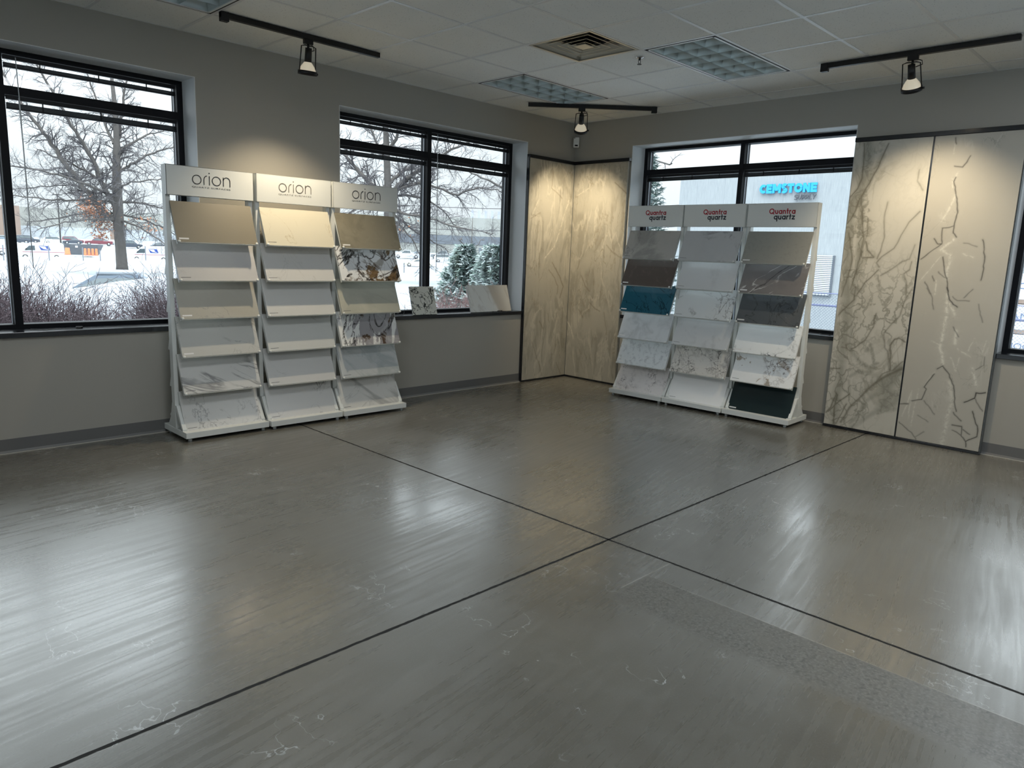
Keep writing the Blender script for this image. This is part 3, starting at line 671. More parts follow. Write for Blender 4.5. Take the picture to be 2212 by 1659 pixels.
def orion_logo(parent, ink):
    m = MB(); R = .0315; wd = .0062; y = -.0009; cz = 0
    def circ(cx_, cz_, r_): return [(cx_+r_*math.cos(2*PI*i/36), cz_+r_*math.sin(2*PI*i/36)) for i in range(36)]
    stroke(m, circ(.034, cz, R), wd, y, True)
    stroke(m, [(.086, -.034), (.086, .0), (.0875, .012), (.092, .022), (.100, .0295), (.110, .032)], wd, y)
    stroke(m, [(.127, -.034), (.127, .033)], wd, y)
    d_ = circ(.1265, .053, .0022); stroke(m, d_, .0045, y, True)
    stroke(m, circ(.180, cz, R), wd, y, True)
    stroke(m, [(.232, -.034), (.232, .033)], wd, y)
    arc = [(.232, .004)]+[(.2575-.0255*math.cos(PI*i/14), .006+.0262*math.sin(PI*i/14)) for i in range(15)]+[(.283, -.034)]
    stroke(m, arc, wd, y)
    for v in range(len(m.v)): pass
    o = m.build('logo_word', ink, parent); o.location = (-.1425, 0, .010)
    text_mesh('logo_tagline', 'QUARTZ SURFACES', ink, .288, (-.1455, 0, -.048), parent, spacing=1.12, height=.0125, extrude=.0009)
def quantra_logo(parent, *_):
    stroke_word('logo_word', 'Quantra', RED, .245, (-.116, 0, .004), parent, wt=.27, gap=.14)
    stroke_word('logo_tagline', 'quartz', NAVY, .197, (-.068, 0, -.046), parent, wt=.27, gap=.14)

# ------------------------------------------------------------------ display racks
UW = .660; DEP = .43; TILT = math.radians(22); BH = .314; ZB = [1.474, 1.196, .916, .632, .352, .066]
YB = .068                                    # front foot of each sample, measured from the front of the base
def make_rack(label, group, logo, ink):
    r = empty('display_rack'); tag(r, label, 'display rack', group)
    W2 = UW
    MB().box(.002, W2-.002, 0, DEP, .027, .072).build('base', WHITE, r, bevel=.002)
    for fx, fy in ((.04, .03), (W2-.04, .03), (.04, DEP-.03), (W2-.04, DEP-.03)):
        MB().cyl((fx, fy, 0), (fx, fy, .028), .014, 12).build('foot', solid('rack_foot_grey', (.4, .42, .42), .4), r, True)
    for x0 in (.003, W2-.035):
        MB().box(x0, x0+.032, .195, .255, .072, 2.018).build('post', WHITE, r, bevel=.0015)
        MB().prism([(.07, .072), (.085, .072), (.196, .225), (.196, .072), (.196, .25), (.165, .25), (.07, .09)][:3]+[(.196, .25), (.17, .25), (.068, .085)], x0+.001, x0+.031, 'x').build('gusset', WHITE, r)
        MB().prism([(.254, .072), (.35, .072), (.35, .085), (.30, .15), (.315, .16), (.29, .185), (.27, .26), (.254, .26)], x0+.004, x0+.028, 'x').build('rear_gusset', WHITE, r)
    h = MB(); h.box(.003, W2-.003, .168, .172, 1.803, 2.018); h.box(.003, W2-.003, .168, .196, 2.014, 2.018); h.box(.003, W2-.003, .168, .196, 1.803, 1.807)
    h.box(.003, .007, .168, .196, 1.803, 2.018); h.box(W2-.007, W2-.003, .168, .196, 1.803, 2.018)
    hd = h.build('header_sign', WHITE, r, bevel=.0008)
    lg = empty('logo_anchor', (W2/2, .1675, 1.917)); lg.parent = r
    bpy.data.objects.remove(lg)
    hs = hd
    class P: pass
    # lettering is a sub-part of the header sign
    before = set(COL.objects)
    logo(hd, ink)
    for o in set(COL.objects)-before:
        o.location = Vector(o.location)+Vector((W2/2, .1675, 1.917))
    for zb in ZB:
        t = Matrix.Translation((W2/2, YB, zb)) @ Matrix.Rotation(-TILT, 4, 'X')
        s_ = MB(); hw = .296
        s_.box(-hw, hw, .0165, .0185, -.004, BH-.012); s_.box(-hw, hw, -.004, .0185, -.0055, -.0035)
        for e in (-hw, hw-.002): s_.box(e, e+.002, .016, .040, -.004, BH-.03)
        sh = s_.build('shelf_tray', WHITE, r, mat=t)
        for e in (-.292, .292):
            MB().cyl((e, -.010, .002), (e, -.004, .002), .010, 14).cyl((e, -.006, .002), (e, .006, -.005), .004, 8).build('retaining_clip', WHITE, sh, True)
        for x0 in (.004, W2-.030):
            MB().prism([(.252, zb+.12), (.258, zb+.11), (.284, zb+.045), (.280, zb+.035), (.252, zb+.04)], x0, x0+.024, 'x').build('tray_hook', WHITE, r)
    return r
LBL_L = solid('sticker_white', (.75, .75, .75), .5); LBL_T = solid('sticker_print', (.10, .10, .10), .5)
def make_sample(mat, label, style, T4, rw=.607):
    mb = MB().box(-rw/2, rw/2, 0, .0125, 0, BH)
    o = mb.build('stone_sample', mat, None, bevel=.0015)
    o.matrix_world = T4
    tag(o, label, 'stone sample')
    if style == 'w':
        MB().box(-rw/2+.015, -rw/2+.085, -.0006, 0, .020, .031).build('name_sticker', LBL_L, o)
    else:
        MB().box(-rw/2+.018, -rw/2+.088, -.0005, 0, .023, .0262).build('name_sticker', LBL_T, o)
    return o
def place_bank(units, codes, rz_base, labels, group, logo, inks):
    for i, (x, y, rz) in enumerate(units):
        r = make_rack(labels[i], group, logo, inks[i]); r.location = (x, y, 0); r.rotation_euler = (0, 0, rz)
        Mw = Matrix.Translation((x, y, 0)) @ Matrix.Rotation(rz, 4, 'Z')
        for k, zb in enumerate(ZB):
            mt, lb, stl = S['%s%d%d' % (codes, i+1, k+1)]
            T4 = Mw @ Matrix.Translation((UW/2, YB, zb)) @ Matrix.Rotation(-TILT, 4, 'X')
            o = make_sample(mt, lb, stl, T4)
            tag(o, group='samples on the %s racks' % ('black-lettered' if codes == 'o' else 'red-lettered'))
# positions of the front-left corner of each base
OR = [(-4.806, -.437, 0.0), (-4.137, -.455, math.radians(-.6)), (-3.468, -.468, math.radians(-1.2))]
place_bank(OR, 'o', 0, ['white display rack with black lettering, the one nearest the far left window', 'white black-lettered display rack, middle of its three, with the cream top sample',
                        'white black-lettered display rack holding the two bold marble samples'], 'black-lettered sample racks by the left wall', orion_logo, [INK, INKG, INK])
QR = [(-.545, -1.112, math.radians(-88.6)), (-.528, -1.778, math.radians(-88.2)), (-.500, -2.442, math.radians(-88.4))]
place_bank(QR, 'q', 0, ['white red-lettered display rack with the teal sample, nearest the room corner', 'white red-lettered display rack, middle of its three', 'white red-lettered display rack with the near-black bottom sample'],
           'red-lettered sample racks under the right window', quantra_logo, [None]*3)

# ------------------------------------------------------------------ tall slabs
V3=[('g',45,0.75,[(0.116,2.521),(0.104,2.257),(0.062,2.078),(0.027,1.915),(0.026,1.684),(0.044,1.451),(0.072,1.208)]),('g',30,0.6,[(0.232,2.417),(0.148,2.255),(0.102,2.041),(0.128,1.823),(0.137,1.594),(0.126,1.38),(0.108,1.219)]),('g',45,0.7,[(0.062,1.291),(0.095,1.008),(0.102,0.864),(0.087,0.669),(0.1,0.474),(0.088,0.324),(0.091,0.045)]),('g',22,0.55,[(0.154,1.296),(0.121,1.105),(0.152,0.917),(0.151,0.764),(0.248,0.641),(0.344,0.596),(0.41,0.643)]),('d',4,0.9,[(0.072,2.525),(0.071,2.383),(0.079,2.24),(0.054,2.151),(0.008,2.08)]),('d',5,0.8,[(0.271,2.518),(0.231,2.426),(0.2,2.332),(0.139,2.184),(0.083,2.051),(0.051,1.942),(0.006,1.86)]),('d',6,0.5,[(0.538,2.288),(0.54,2.202),(0.59,2.124)]),('d',6,0.6,[(0.312,2.036),(0.302,1.912),(0.323,1.734),(0.32,1.617),(0.293,1.552)]),('d',6,0.6,[(0.596,1.944),(0.518,1.858),(0.465,1.753),(0.427,1.646),(0.334,1.572),(0.28,1.516),(0.31,1.48)]),('d',5,0.6,[(0.173,1.896),(0.178,1.778),(0.149,1.567),(0.11,1.36),(0.093,1.265)]),('d',5,0.7,[(0.096,2.096),(0.132,1.869),(0.157,1.732),(0.142,1.548),(0.117,1.379)]),('d',7,0.7,[(0.178,1.705),(0.205,1.623),(0.265,1.561),(0.177,1.558)]),('d',6,0.5,[(0.591,1.667),(0.556,1.552),(0.5,1.532),(0.415,1.466),(0.337,1.399)]),('d',6,0.6,[(0.574,1.535),(0.565,1.472),(0.512,1.434),(0.547,1.356),(0.55,1.257)]),('d',6,0.7,[(0.305,1.453),(0.22,1.347),(0.161,1.232)]),('d',5,0.7,[(0.034,1.777),(0.079,1.546),(0.053,1.376),(0.026,1.205)]),('d',5,0.4,[(0.31,1.407),(0.358,1.227)]),('d',6,0.7,[(0.136,1.295),(0.14,1.182),(0.041,1.07),(0.026,1.04)]),('d',7,0.6,[(0.348,1.086),(0.335,0.973),(0.28,0.835),(0.215,0.771),(0.172,0.747)]),('d',6,0.8,[(0.52,0.601),(0.493,0.822),(0.52,0.88),(0.553,0.893),(0.599,0.861)]),('d',5,0.6,[(0.511,0.6),(0.483,0.765),(0.453,0.798),(0.429,0.926),(0.486,1.024),(0.53,1.083),(0.562,1.23),(0.586,1.303)]),('g',60,0.8,[(0.585,0.629),(0.516,0.488),(0.491,0.409)]),('g',50,0.8,[(0.462,0.499),(0.547,0.38),(0.489,0.275)]),('g',40,0.7,[(0.629,0.412),(0.573,0.308),(0.459,0.231)]),('d',14,0.6,[(0.61,0.632),(0.459,0.527),(0.349,0.405),(0.295,0.319),(0.224,0.218),(0.156,0.067)]),('d',4,0.7,[(0.602,0.696),(0.537,0.604),(0.455,0.564),(0.398,0.442)]),('d',4,0.8,[(0.005,0.55),(0.081,0.56)]),('d',5,0.8,[(0.079,0.323),(0.046,0.187),(0.004,0.129)]),('d',4,0.9,[(0.09,0.314),(0.078,0.163),(0.082,0.043)]),('d',5,0.8,[(0.2,0.342),(0.09,0.225),(0.022,0.143)]),('d',6,0.7,[(0.192,0.252),(0.139,0.134),(0.11,0.048)]),('g',20,0.6,[(0.338,0.268),(0.304,0.164),(0.24,0.073)]),('g',20,0.5,[(0.441,0.381),(0.345,0.288),(0.293,0.103)]),('g',25,0.5,[(0.595,0.265),(0.426,0.206),(0.329,0.11),(0.246,0.025)]),('g',18,0.5,[(0.309,0.744),(0.338,0.804),(0.366,0.713),(0.397,0.603),(0.333,0.537)]),('g',18,0.5,[(0.182,0.496),(0.258,0.555),(0.349,0.559)]),('d',4,0.6,[(0.087,0.756),(0.135,0.742),(0.121,0.779)]),('g',14,0.5,[(0.119,0.477),(0.112,0.368),(0.199,0.352),(0.177,0.456),(0.119,0.477)])]
V4=[('d',3,0.8,[(0.143,2.517),(0.153,2.464)]),('d',3,0.8,[(0.167,2.299),(0.221,2.284),(0.246,2.319),(0.263,2.359)]),('d',3,0.9,[(0.186,2.207),(0.175,2.175),(0.197,2.124),(0.209,2.058),(0.226,1.924),(0.218,1.84),(0.22,1.765),(0.247,1.731)]),('d',3,0.8,[(0.213,1.824),(0.137,1.815),(0.136,1.755),(0.145,1.687),(0.088,1.643),(0.01,1.563)]),('d',4,0.8,[(0.085,1.729),(0.114,1.687),(0.145,1.687)]),('d',3,0.5,[(0.305,1.69),(0.405,1.667)]),('d',4,0.8,[(0.442,1.717),(0.457,1.659),(0.476,1.594),(0.479,1.494),(0.471,1.41)]),('d',3,0.9,[(0.176,1.568),(0.194,1.483),(0.221,1.398),(0.259,1.279)]),('d',3,0.7,[(0.108,1.418),(0.129,1.376)]),('d',3,0.7,[(0.058,1.372),(0.119,1.27)]),('d',3,0.6,[(0.152,1.446),(0.221,1.398)]),('w',10,0.6,[(0.203,2.074),(0.176,1.992),(0.13,1.866)]),('w',14,0.8,[(0.227,1.714),(0.144,1.636),(0.228,1.587),(0.225,1.484),(0.221,1.398)]),('w',5,0.8,[(0.145,1.376),(0.15,1.272)]),('w',4,0.7,[(0.151,1.576),(0.017,1.379)]),('w',6,0.7,[(0.165,2.192),(0.174,2.125)]),('w',6,0.7,[(0.317,1.598),(0.395,1.575)]),('w',8,0.6,[(0.196,2.248),(0.181,2.191)]),('w',4,0.6,[(0.14,2.505),(0.148,2.39)]),('d',4,0.9,[(0.236,1.337),(0.271,1.244),(0.325,1.187)]),('d',3,0.6,[(0.081,1.319),(0.139,1.235),(0.158,1.148)]),('d',3,0.6,[(0.291,1.271),(0.325,1.243),(0.409,1.241)]),('d',3,0.6,[(0.367,1.268),(0.419,1.331)]),('d',3,0.6,[(0.479,1.216),(0.512,1.075)]),('d',3,0.7,[(0.315,1.022),(0.363,0.948)]),('d',4,0.8,[(0.279,0.691),(0.244,0.659)]),('d',4,0.8,[(0.234,0.613),(0.168,0.494)]),('d',3,0.9,[(0.28,0.686),(0.335,0.627),(0.381,0.509),(0.402,0.405),(0.435,0.33)]),('d',3,0.9,[(0.168,0.494),(0.186,0.478),(0.165,0.383),(0.086,0.351)]),('d',3,0.8,[(0.015,0.311),(0.064,0.324)]),('d',3,0.6,[(0.182,0.377),(0.268,0.273)]),('d',4,0.95,[(0.621,0.525),(0.556,0.51),(0.547,0.465),(0.477,0.418)]),('d',3,0.7,[(0.547,0.465),(0.62,0.364)]),('d',4,0.9,[(0.554,0.352),(0.579,0.277),(0.61,0.212),(0.612,0.141),(0.536,0.08),(0.549,0.038)]),('d',3,0.8,[(0.413,0.317),(0.483,0.258)]),('d',3,0.9,[(0.418,0.219),(0.488,0.215),(0.498,0.136),(0.536,0.08)]),('d',3,0.8,[(0.424,0.175),(0.498,0.136)]),('d',3,0.8,[(0.499,0.19),(0.558,0.148)]),('d',3,0.7,[(0.017,0.151),(0.111,0.084),(0.159,0.028)]),('d',3,0.5,[(0.148,0.054),(0.207,0.113)]),('d',3,0.5,[(0.15,0.241),(0.229,0.201)]),('d',3,0.6,[(0.569,0.807),(0.579,0.731),(0.524,0.698)]),('w',14,0.9,[(0.251,1.286),(0.258,1.165),(0.252,0.972),(0.244,0.847),(0.277,0.708)]),('w',12,0.9,[(0.276,1.21),(0.319,1.109)]),('w',14,0.8,[(0.341,0.998),(0.347,0.894)]),('w',5,0.8,[(0.174,0.892),(0.233,0.872)]),('w',6,0.8,[(0.369,0.844),(0.466,0.794)]),('w',4,0.7,[(0.324,0.768),(0.377,0.66),(0.385,0.775)]),('w',12,0.8,[(0.494,0.702),(0.548,0.57)]),('w',4,0.6,[(0.445,0.844),(0.483,0.952)]),('w',5,0.6,[(0.545,0.821),(0.567,0.935)]),('w',20,0.6,[(0.344,0.557),(0.381,0.384),(0.373,0.201),(0.361,0.043)]),('w',3,0.7,[(0.083,0.443),(0.08,0.191)]),('w',3,0.7,[(0.13,0.469),(0.104,0.139)]),('w',4,0.7,[(0.036,0.211),(0.084,0.434)]),('w',8,0.5,[(0.231,0.63),(0.173,0.513)])]
V1=[('w',7,0.8,[(0.684,2.122),(0.585,1.882),(0.538,1.72),(0.462,1.577),(0.315,1.442)]),('d',4,0.6,[(0.388,2.434),(0.374,2.234),(0.476,2.188),(0.551,2.139)]),('d',4,0.5,[(0.199,1.95),(0.056,1.861)]),('d',4,0.7,[(0.389,1.302),(0.49,1.219),(0.562,1.113),(0.551,1.028)]),('d',4,0.8,[(0.43,1.396),(0.585,1.24),(0.66,1.102),(0.604,0.974)]),('d',5,0.6,[(0.272,0.696),(0.341,0.608)]),('d',4,0.5,[(0.148,0.46),(0.346,0.048)]),('d',4,0.5,[(0.407,0.797),(0.446,0.689)]),('d',4,0.6,[(0.596,0.18),(0.689,0.038)]),('g',25,0.4,[(0.388,2.434),(0.581,2.326),(0.708,2.189)]),('w',5,0.6,[(0.15,2.081),(0.057,1.852)])]
V2=[('d',4,0.6,[(0.668,2.491),(0.684,2.42)]),('d',4,0.8,[(0.614,2.318),(0.709,2.244),(0.804,2.17)]),('w',4,0.6,[(0.232,2.26),(0.065,2.192)]),('w',40,0.5,[(0.649,2.44),(0.68,2.333),(0.771,2.312)]),('d',4,0.6,[(0.157,1.418),(0.135,1.333)]),('d',4,0.7,[(0.182,1.25),(0.246,1.126),(0.318,1.067)]),('d',4,0.6,[(0.169,0.843),(0.244,0.763)]),('w',6,0.9,[(0.009,0.677),(0.072,0.595),(0.122,0.491)]),('d',3,0.7,[(0.327,0.941),(0.482,0.847)]),('d',4,0.5,[(0.549,0.832),(0.608,0.575)]),('g',20,0.4,[(0.436,0.557),(0.49,0.187)]),('d',4,0.5,[(0.54,1.616),(0.676,1.509)]),('d',3,0.6,[(0.602,1.562),(0.769,1.475)]),('g',18,0.4,[(0.596,0.731),(0.705,0.322)])]

def slab_panel(name, label, parent, w_, z0, z1, base, base2, veins, T4, dark, white, grey, fine=(), seed=0, step=.006, wobble=.010, rough=.3, thick=.012, group=None, net=False):
    """a slab whose face (xz plane, facing -y) carries its traced veins as a colour attribute"""
    nx, nz = int(w_/step)+1, int((z1-z0)/step)+1
    xs = np.linspace(0, w_, nx); zs = np.linspace(z0, z1, nz); XX, ZZ = np.meshgrid(xs, zs); n = nx*nz
    P = np.stack([XX.ravel(), ZZ.ravel()], 1)
    rs = np.random.RandomState(seed)
    def wob(P, amp):
        o = np.zeros(len(P))
        for f, a in ((6, 1), (14, .6), (31, .4), (70, .25)):
            th = rs.rand()*6.28; ph = rs.rand(2)*6.28
            o += a*np.sin(f*(P[:, 0]*math.cos(th)+P[:, 1]*math.sin(th))+ph[0]+1.5*np.sin(f*.7*(P[:, 1]-P[:, 0])+ph[1]))
        return o*amp/1.5
    Q = P+np.stack([wob(P, wobble), wob(P, wobble)], 1)
    ch = {'d': np.zeros(n), 'w': np.zeros(n), 'g': np.zeros(n)}
    for kd, wd, st, pts in veins:
        pts = np.array(pts); dmin = np.full(n, 9.0); hw = wd/1000.0
        lo = pts.min(0)-.1-hw*2; hi = pts.max(0)+.1+hw*2
        sel = np.where((Q[:, 0] > lo[0]) & (Q[:, 0] < hi[0]) & (Q[:, 1] > lo[1]) & (Q[:, 1] < hi[1]))[0]
        if not len(sel): continue
        q = Q[sel]; dm = np.full(len(sel), 9.0)
        for a, b in zip(pts[:-1], pts[1:]):
            ab = b-a; l2 = (ab**2).sum()+1e-9; t = np.clip(((q-a)@ab)/l2, 0, 1); dd = np.hypot(*(q-(a+t[:, None]*ab)).T); dm = np.minimum(dm, dd)
        if kd == 'g': v = np.clip(1.25-dm/hw, 0, 1)**.8*st
        else: s0 = max(hw*.75, step*.85); v = (np.exp(-(dm/s0)**2)*min(1, .35+.65*hw*.75/s0)+.22*np.exp(-(dm/(hw*3.0))**2))*st
        np.maximum.at(ch[kd], sel, v)
    vs = [(float(a), 0.0, float(c)) for a, c in P]
    fs = []
    for j in range(nz-1):
        b = j*nx
        fs.extend((b+i, b+i+1, b+nx+i+1, b+nx+i) for i in range(nx-1))
    me = bpy.data.meshes.new(name)
    n0 = len(vs); t_ = thick
    bk = [(0, 0, z0), (w_, 0, z0), (w_, 0, z1), (0, 0, z1), (0, t_, z0), (w_, t_, z0), (w_, t_, z1), (0, t_, z1)]
    vs += bk; fs += [(n0, n0+4, n0+5, n0+1), (n0+1, n0+5, n0+6, n0+2), (n0+2, n0+6, n0+7, n0+3), (n0+3, n0+7, n0+4, n0), (n0+5, n0+4, n0+7, n0+6)]
    me.from_pydata(vs, [], fs)
    at = me.color_attributes.new('veining', 'FLOAT_COLOR', 'POINT')
    buf = np.zeros((len(vs), 4)); buf[:n, 0] = ch['d'].clip(0, 1); buf[:n, 1] = ch['w'].clip(0, 1); buf[:n, 2] = ch['g'].clip(0, 1); buf[:, 3] = 1
    at.data.foreach_set('color', buf.ravel())
    m, t, bb = new_mat(name+'_stone'); g = NG(t)
    c = g.map(g.node('ShaderNodeTexCoord').outputs['Object'], loc=(seed*2.3, seed, seed*1.7))
    a_ = g.node('ShaderNodeAttribute'); a_.attribute_name = 'veining'; sp = g.node('ShaderNodeSeparateColor'); t.links.new(a_.outputs['Color'], sp.inputs[0])
    col = g.mix(g.noise(c, 2.2, 5, .6, .3), base, base2)
    for fc, sc, wd, st, msc, mlo, rot, stretch, ds in fine:
        v = g.vein(g.map(c, rot=(0, math.radians(rot), 0), scale=(1, 1, stretch)), sc, wd, 7, ds)
        if mlo: v = g.math('MULTIPLY', v, g.ramp(g.noise(g.map(c, loc=(7, 3, 1)), msc, 3), mlo, mlo+.12))
        col = g.mix(g.math('MULTIPLY', v, st), col, fc)
    br = g.ramp(g.noise(c, 22, 5, .65), .2, .45, .65, 1)
    if net:      # cell-like vein network where the grey drifts run
        vo = g.node('ShaderNodeTexVoronoi'); vo.feature = 'DISTANCE_TO_EDGE'; vo.inputs['Scale'].default_value = 6.5
        nn = g.node('ShaderNodeTexNoise'); nn.inputs['Scale'].default_value = 5; nn.inputs['Detail'].default_value = 5; t.links.new(c, nn.inputs['Vector'])
        va = g.node('ShaderNodeVectorMath', operation='MULTIPLY_ADD'); t.links.new(nn.outputs['Color'], va.inputs[0]); va.inputs[1].default_value = (.5, .5, .5); t.links.new(g.map(c, rot=(0, .6, 0), scale=(1.4, 1, .55)), va.inputs[2])
        t.links.new(va.outputs[0], vo.inputs['Vector'])
        sx_ = g.node('ShaderNodeSeparateXYZ'); t.links.new(g.node('ShaderNodeTexCoord').outputs['Object'], sx_.inputs[0])
        where = g.math('MAXIMUM', g.ramp(sx_.outputs['X'], .14, .30, 1, 0), g.ramp(sx_.outputs['Z'], 1.1, 1.8, 1, .12))
        ed = g.math('MULTIPLY', g.ramp(vo.outputs['Distance'], .0, .10, 1, 0), where)
        col = g.mix(g.math('MULTIPLY', g.math('MULTIPLY', ed, g.ramp(g.noise(g.map(c, loc=(3, 0, 5)), 1.6, 2), .40, .55)), .8), col, (.26, .25, .205))
        col = g.mix(g.math('MULTIPLY', g.math('MULTIPLY', ed, sp.outputs[2]), .9), col, (.20, .19, .15))
    col = g.mix(g.math('MULTIPLY', sp.outputs[2], g.ramp(g.noise(c, 7, 6, .65, .6), .28, .55, .55, 1)), col, grey)
    col = g.mix(g.math('MULTIPLY', sp.outputs[1], g.ramp(g.noise(c, 26, 6, .7, 1.0), .38, .56, .12, 1)), col, white)
    col = g.mix(g.math('MULTIPLY', sp.outputs[0], br), col, dark)
    t.links.new(col, bb.inputs['Base Color']); bb.inputs['Roughness'].default_value = rough
    me.materials.append(m); me.update()
    o = bpy.data.objects.new(name, me); COL.objects.link(o)
    if parent: o.parent = parent; o.matrix_local = T4
    else: o.matrix_world = T4
    if label: tag(o, label, 'stone slab', group)
    return o
RA = Matrix.Identity(4)
RB = Matrix.Rotation(-PI/2, 4, 'Z')          # local x -> -y, local y -> +x
def TR(x, y, z): return Matrix.Translation((x, y, z))
bz = ((.40, .375, .31), (.50, .47, .39))
bf = [((.27, .25, .20), 4, .06, .55, 2, .38, 68, .25, .6), ((.62, .58, .48), 4, .035, .6, 2, .38, 60, .3, .6), ((.28, .24, .17), 8, .022, .6, 2.4, .46, 66, .3, .6), ((.36, .34, .28), 14, .05, .45, 3, .45, 70, .35, .5)]
slab_panel('tall_slab', 'tall beige stone slab on the left wall meeting the room corner', None, .768, .022, 2.53, *bz, V1, TR(-.805, -.040, 0), (.20, .16, .10), (.75, .70, .58), (.33, .30, .24), bf, 3, rough=.35, thick=.03, group='corner slab pair')
slab_panel('tall_slab', 'tall beige stone slab on the right wall meeting the room corner', None, .775, .022, 2.53, *bz, V2, TR(-.040, -.040, 0) @ RB, (.20, .16, .10), (.75, .70, .58), (.33, .30, .24), bf, 5, rough=.35, thick=.03, group='corner slab pair')
slab_panel('tall_slab', 'tall white slab with sweeping grey veins beside the right window', None, .612, .026, 2.540, (.52, .50, .435), (.60, .575, .51), V3, TR(-.072, -3.262, 0) @ RB, (.13, .12, .085), (.78, .76, .7), (.27, .265, .22),
           [((.36, .34, .28), 3, .05, .6, 1.5, .44, 60, .5, .9), ((.28, .26, .2), 5.5, .03, .55, 1.5, .48, 60, .5, 1.0)], 7, rough=.28, net=True)
slab_panel('tall_slab', 'tall grey-beige slab with black cracks and white streaks', None, .628, .026, 2.540, (.44, .42, .365), (.50, .475, .415), V4, TR(-.072, -3.888, 0) @ RB, (.015, .013, .008), (.70, .68, .60), (.3, .3, .3),
           [((.56, .54, .48), 4, .012, .4, 2, .50, 70, .4, .9), ((.20, .19, .15), 5, .012, .6, 2, .52, 50, .6, .9), ((.62, .60, .54), 3.2, .02, .5, 2, .52, 74, .35, .7)], 9, rough=.28, step=.0042)
tag(MB().box(-.0445, -.0375, -.0445, -.0375, .022, 2.53).build('slab_joint_strip', GREYCH), 'thin dark joint strip where the two corner slabs meet', 'joint strip')
EDGEW = solid('slab_edge_white', (.72, .71, .66), .4)
def rail_set(label, x0, L_, T4, zt, mids, dpt, cat='display rail'):
    r = empty('slab_rail'); r.matrix_world = T4; tag(r, label, cat)
    MB().box(x0, x0+L_, -.008, dpt, zt, zt+.036).build('top_rail', BLACKS, r, bevel=.002)
    MB().box(x0+.0, x0+L_, -.006, dpt, .002, .022).build('bottom_rail', BLACKS, r, bevel=.001)
    for a in mids: MB().box(a-.007, a+.007, .004, dpt, .022, zt).build('divider_strip', BLACKS, r)
    return r
rail_set('black top and bottom rails holding the corner slab on the left wall', -.012, .80, TR(-.805, -.040, 0), 2.532, [-.006], .0385)
rail_set('black top and bottom rails holding the corner slab on the right wall', 0, .790, TR(-.040, -.040, 0) @ RB, 2.532, [], .0385)
rr = rail_set('black rails with centre strip holding the two veined slabs', -.006, 1.268, TR(-.072, -3.262, 0) @ RB, 2.542, [.619], .070)
for a in (-.006, 1.256):
    MB().box(a, a+.006, .013, .068, .022, 2.541).build('side_channel', GREYCH, rr)

# ------------------------------------------------------------------ things on the left-wall sill
sill_z = .8305
def sill_sample(x0, x1, yb, ht, lean, mat, label):
    T4 = TR((x0+x1)/2, yb, sill_z+.004) @ Matrix.Rotation(-lean, 4, 'X')
    o = MB().box(-(x1-x0)/2, (x1-x0)/2, 0, .02, 0, ht).build('stone_sample', mat, bevel=.0015); o.matrix_world = T4
    tag(o, label, 'stone sample'); return o
BW = stone('white_black_bloom', (.70, .71, .66), [((.012, .014, .014), 7, .026, .97, 5, .38, 55, .8, 1.0), ((.015, .02, .02), 3.5, .014, .97, 3, .30, 40, .8, 1.2)], [((.01, .014, .014), 13, .60, .64, .95), ((.25, .30, .30), 9, .60, .66, .5)], rough=.25, seed=41.4)
sill_sample(-2.375, -2.070, -.012, .290, math.radians(15), BW, 'square white stone sample with black blooms leaning on the window sill')
TB = stone('white_tan_band', (.64, .65, .63), [lightvein(4, .5, .4, 25, .25, .02, (.44, .42, .39))], [], rough=.3, seed=43)
_t = TB.node_tree; _g = NG(_t); _c = _g.node('ShaderNodeTexCoord').outputs['Object']; _s = _g.node('ShaderNodeSeparateXYZ'); _t.links.new(_c, _s.inputs[0])
_d = _g.math('ADD', _s.outputs['X'], _g.math('MULTIPLY', _s.outputs['Z'], .42)); _d = _g.math('ADD', _d, _g.math('MULTIPLY', _g.noise(_c, 6, 4), .05))
_m = _g.math('MULTIPLY', _g.ramp(_d, .11, .16), _g.ramp(_d, .20, .36, 1, .35))
_b = _t.nodes['Principled BSDF']; _old = _b.inputs['Base Color'].links[0].from_socket
_t.links.new(_g.mix(_g.math('MULTIPLY', _m, .8), _old, (.42, .37, .30)), _b.inputs['Base Color'])
sill_sample(-1.575, -.965, .012, .300, math.radians(17), TB, 'white stone sample with a tan band leaning on the sill near the corner')
def easel(x, y, label):
    r = empty('sample_easel', (x, y, sill_z)); tag(r, label, 'stand')
    MB().tube([(-.10, -.028, .004), (.10, -.028, .004)], .0035, 6).tube([(-.08, -.03, .004), (-.08, .06, .004)], .003, 6).tube([(.08, -.03, .004), (.08, .06, .004)], .003, 6).build('wire_base', TRACKM, r, True)
    MB().tube([(-.03, -.03, .004), (-.035, -.034, .014), (.035, -.034, .014), (.03, -.03, .004)], .004, 6).build('front_hook', TRACKM, r, True)
easel(-1.18, .012, 'black wire easel under the tan banded sample on the sill')
cw = MB().tube([(-2.56, .05, .834), (-2.5, .03, .834), (-2.455, .05, .835), (-2.43, .07, .86), (-2.425, .07, .90), (-2.424, .072, .935)], .0022, 6)
tag(cw.build('cord_end', TRACKM, smooth=True), 'thin black cord standing up from the sill left of the black bloom sample', 'cord')
cw = MB().tube([(-5.62, .12, .834), (-5.55, .05, .834), (-5.47, .09, .834), (-5.40, .03, .834), (-5.34, .07, .834), (-5.30, .10, .836)], .002, 6)
cc_ = cw.build('blind_cord', INKG, smooth=True); tag(cc_, 'loose blind cord with a black tassel lying on the far left sill', 'cord')
MB().box(-5.345, -5.30, .09, .105, .831, .843).build('tassel', TRACKM, cc_, bevel=.003)
cw = MB().tube([(.10, -3.06, .834), (.07, -3.10, .834), (.10, -3.14, .834), (.06, -3.18, .834)], .003, 6)
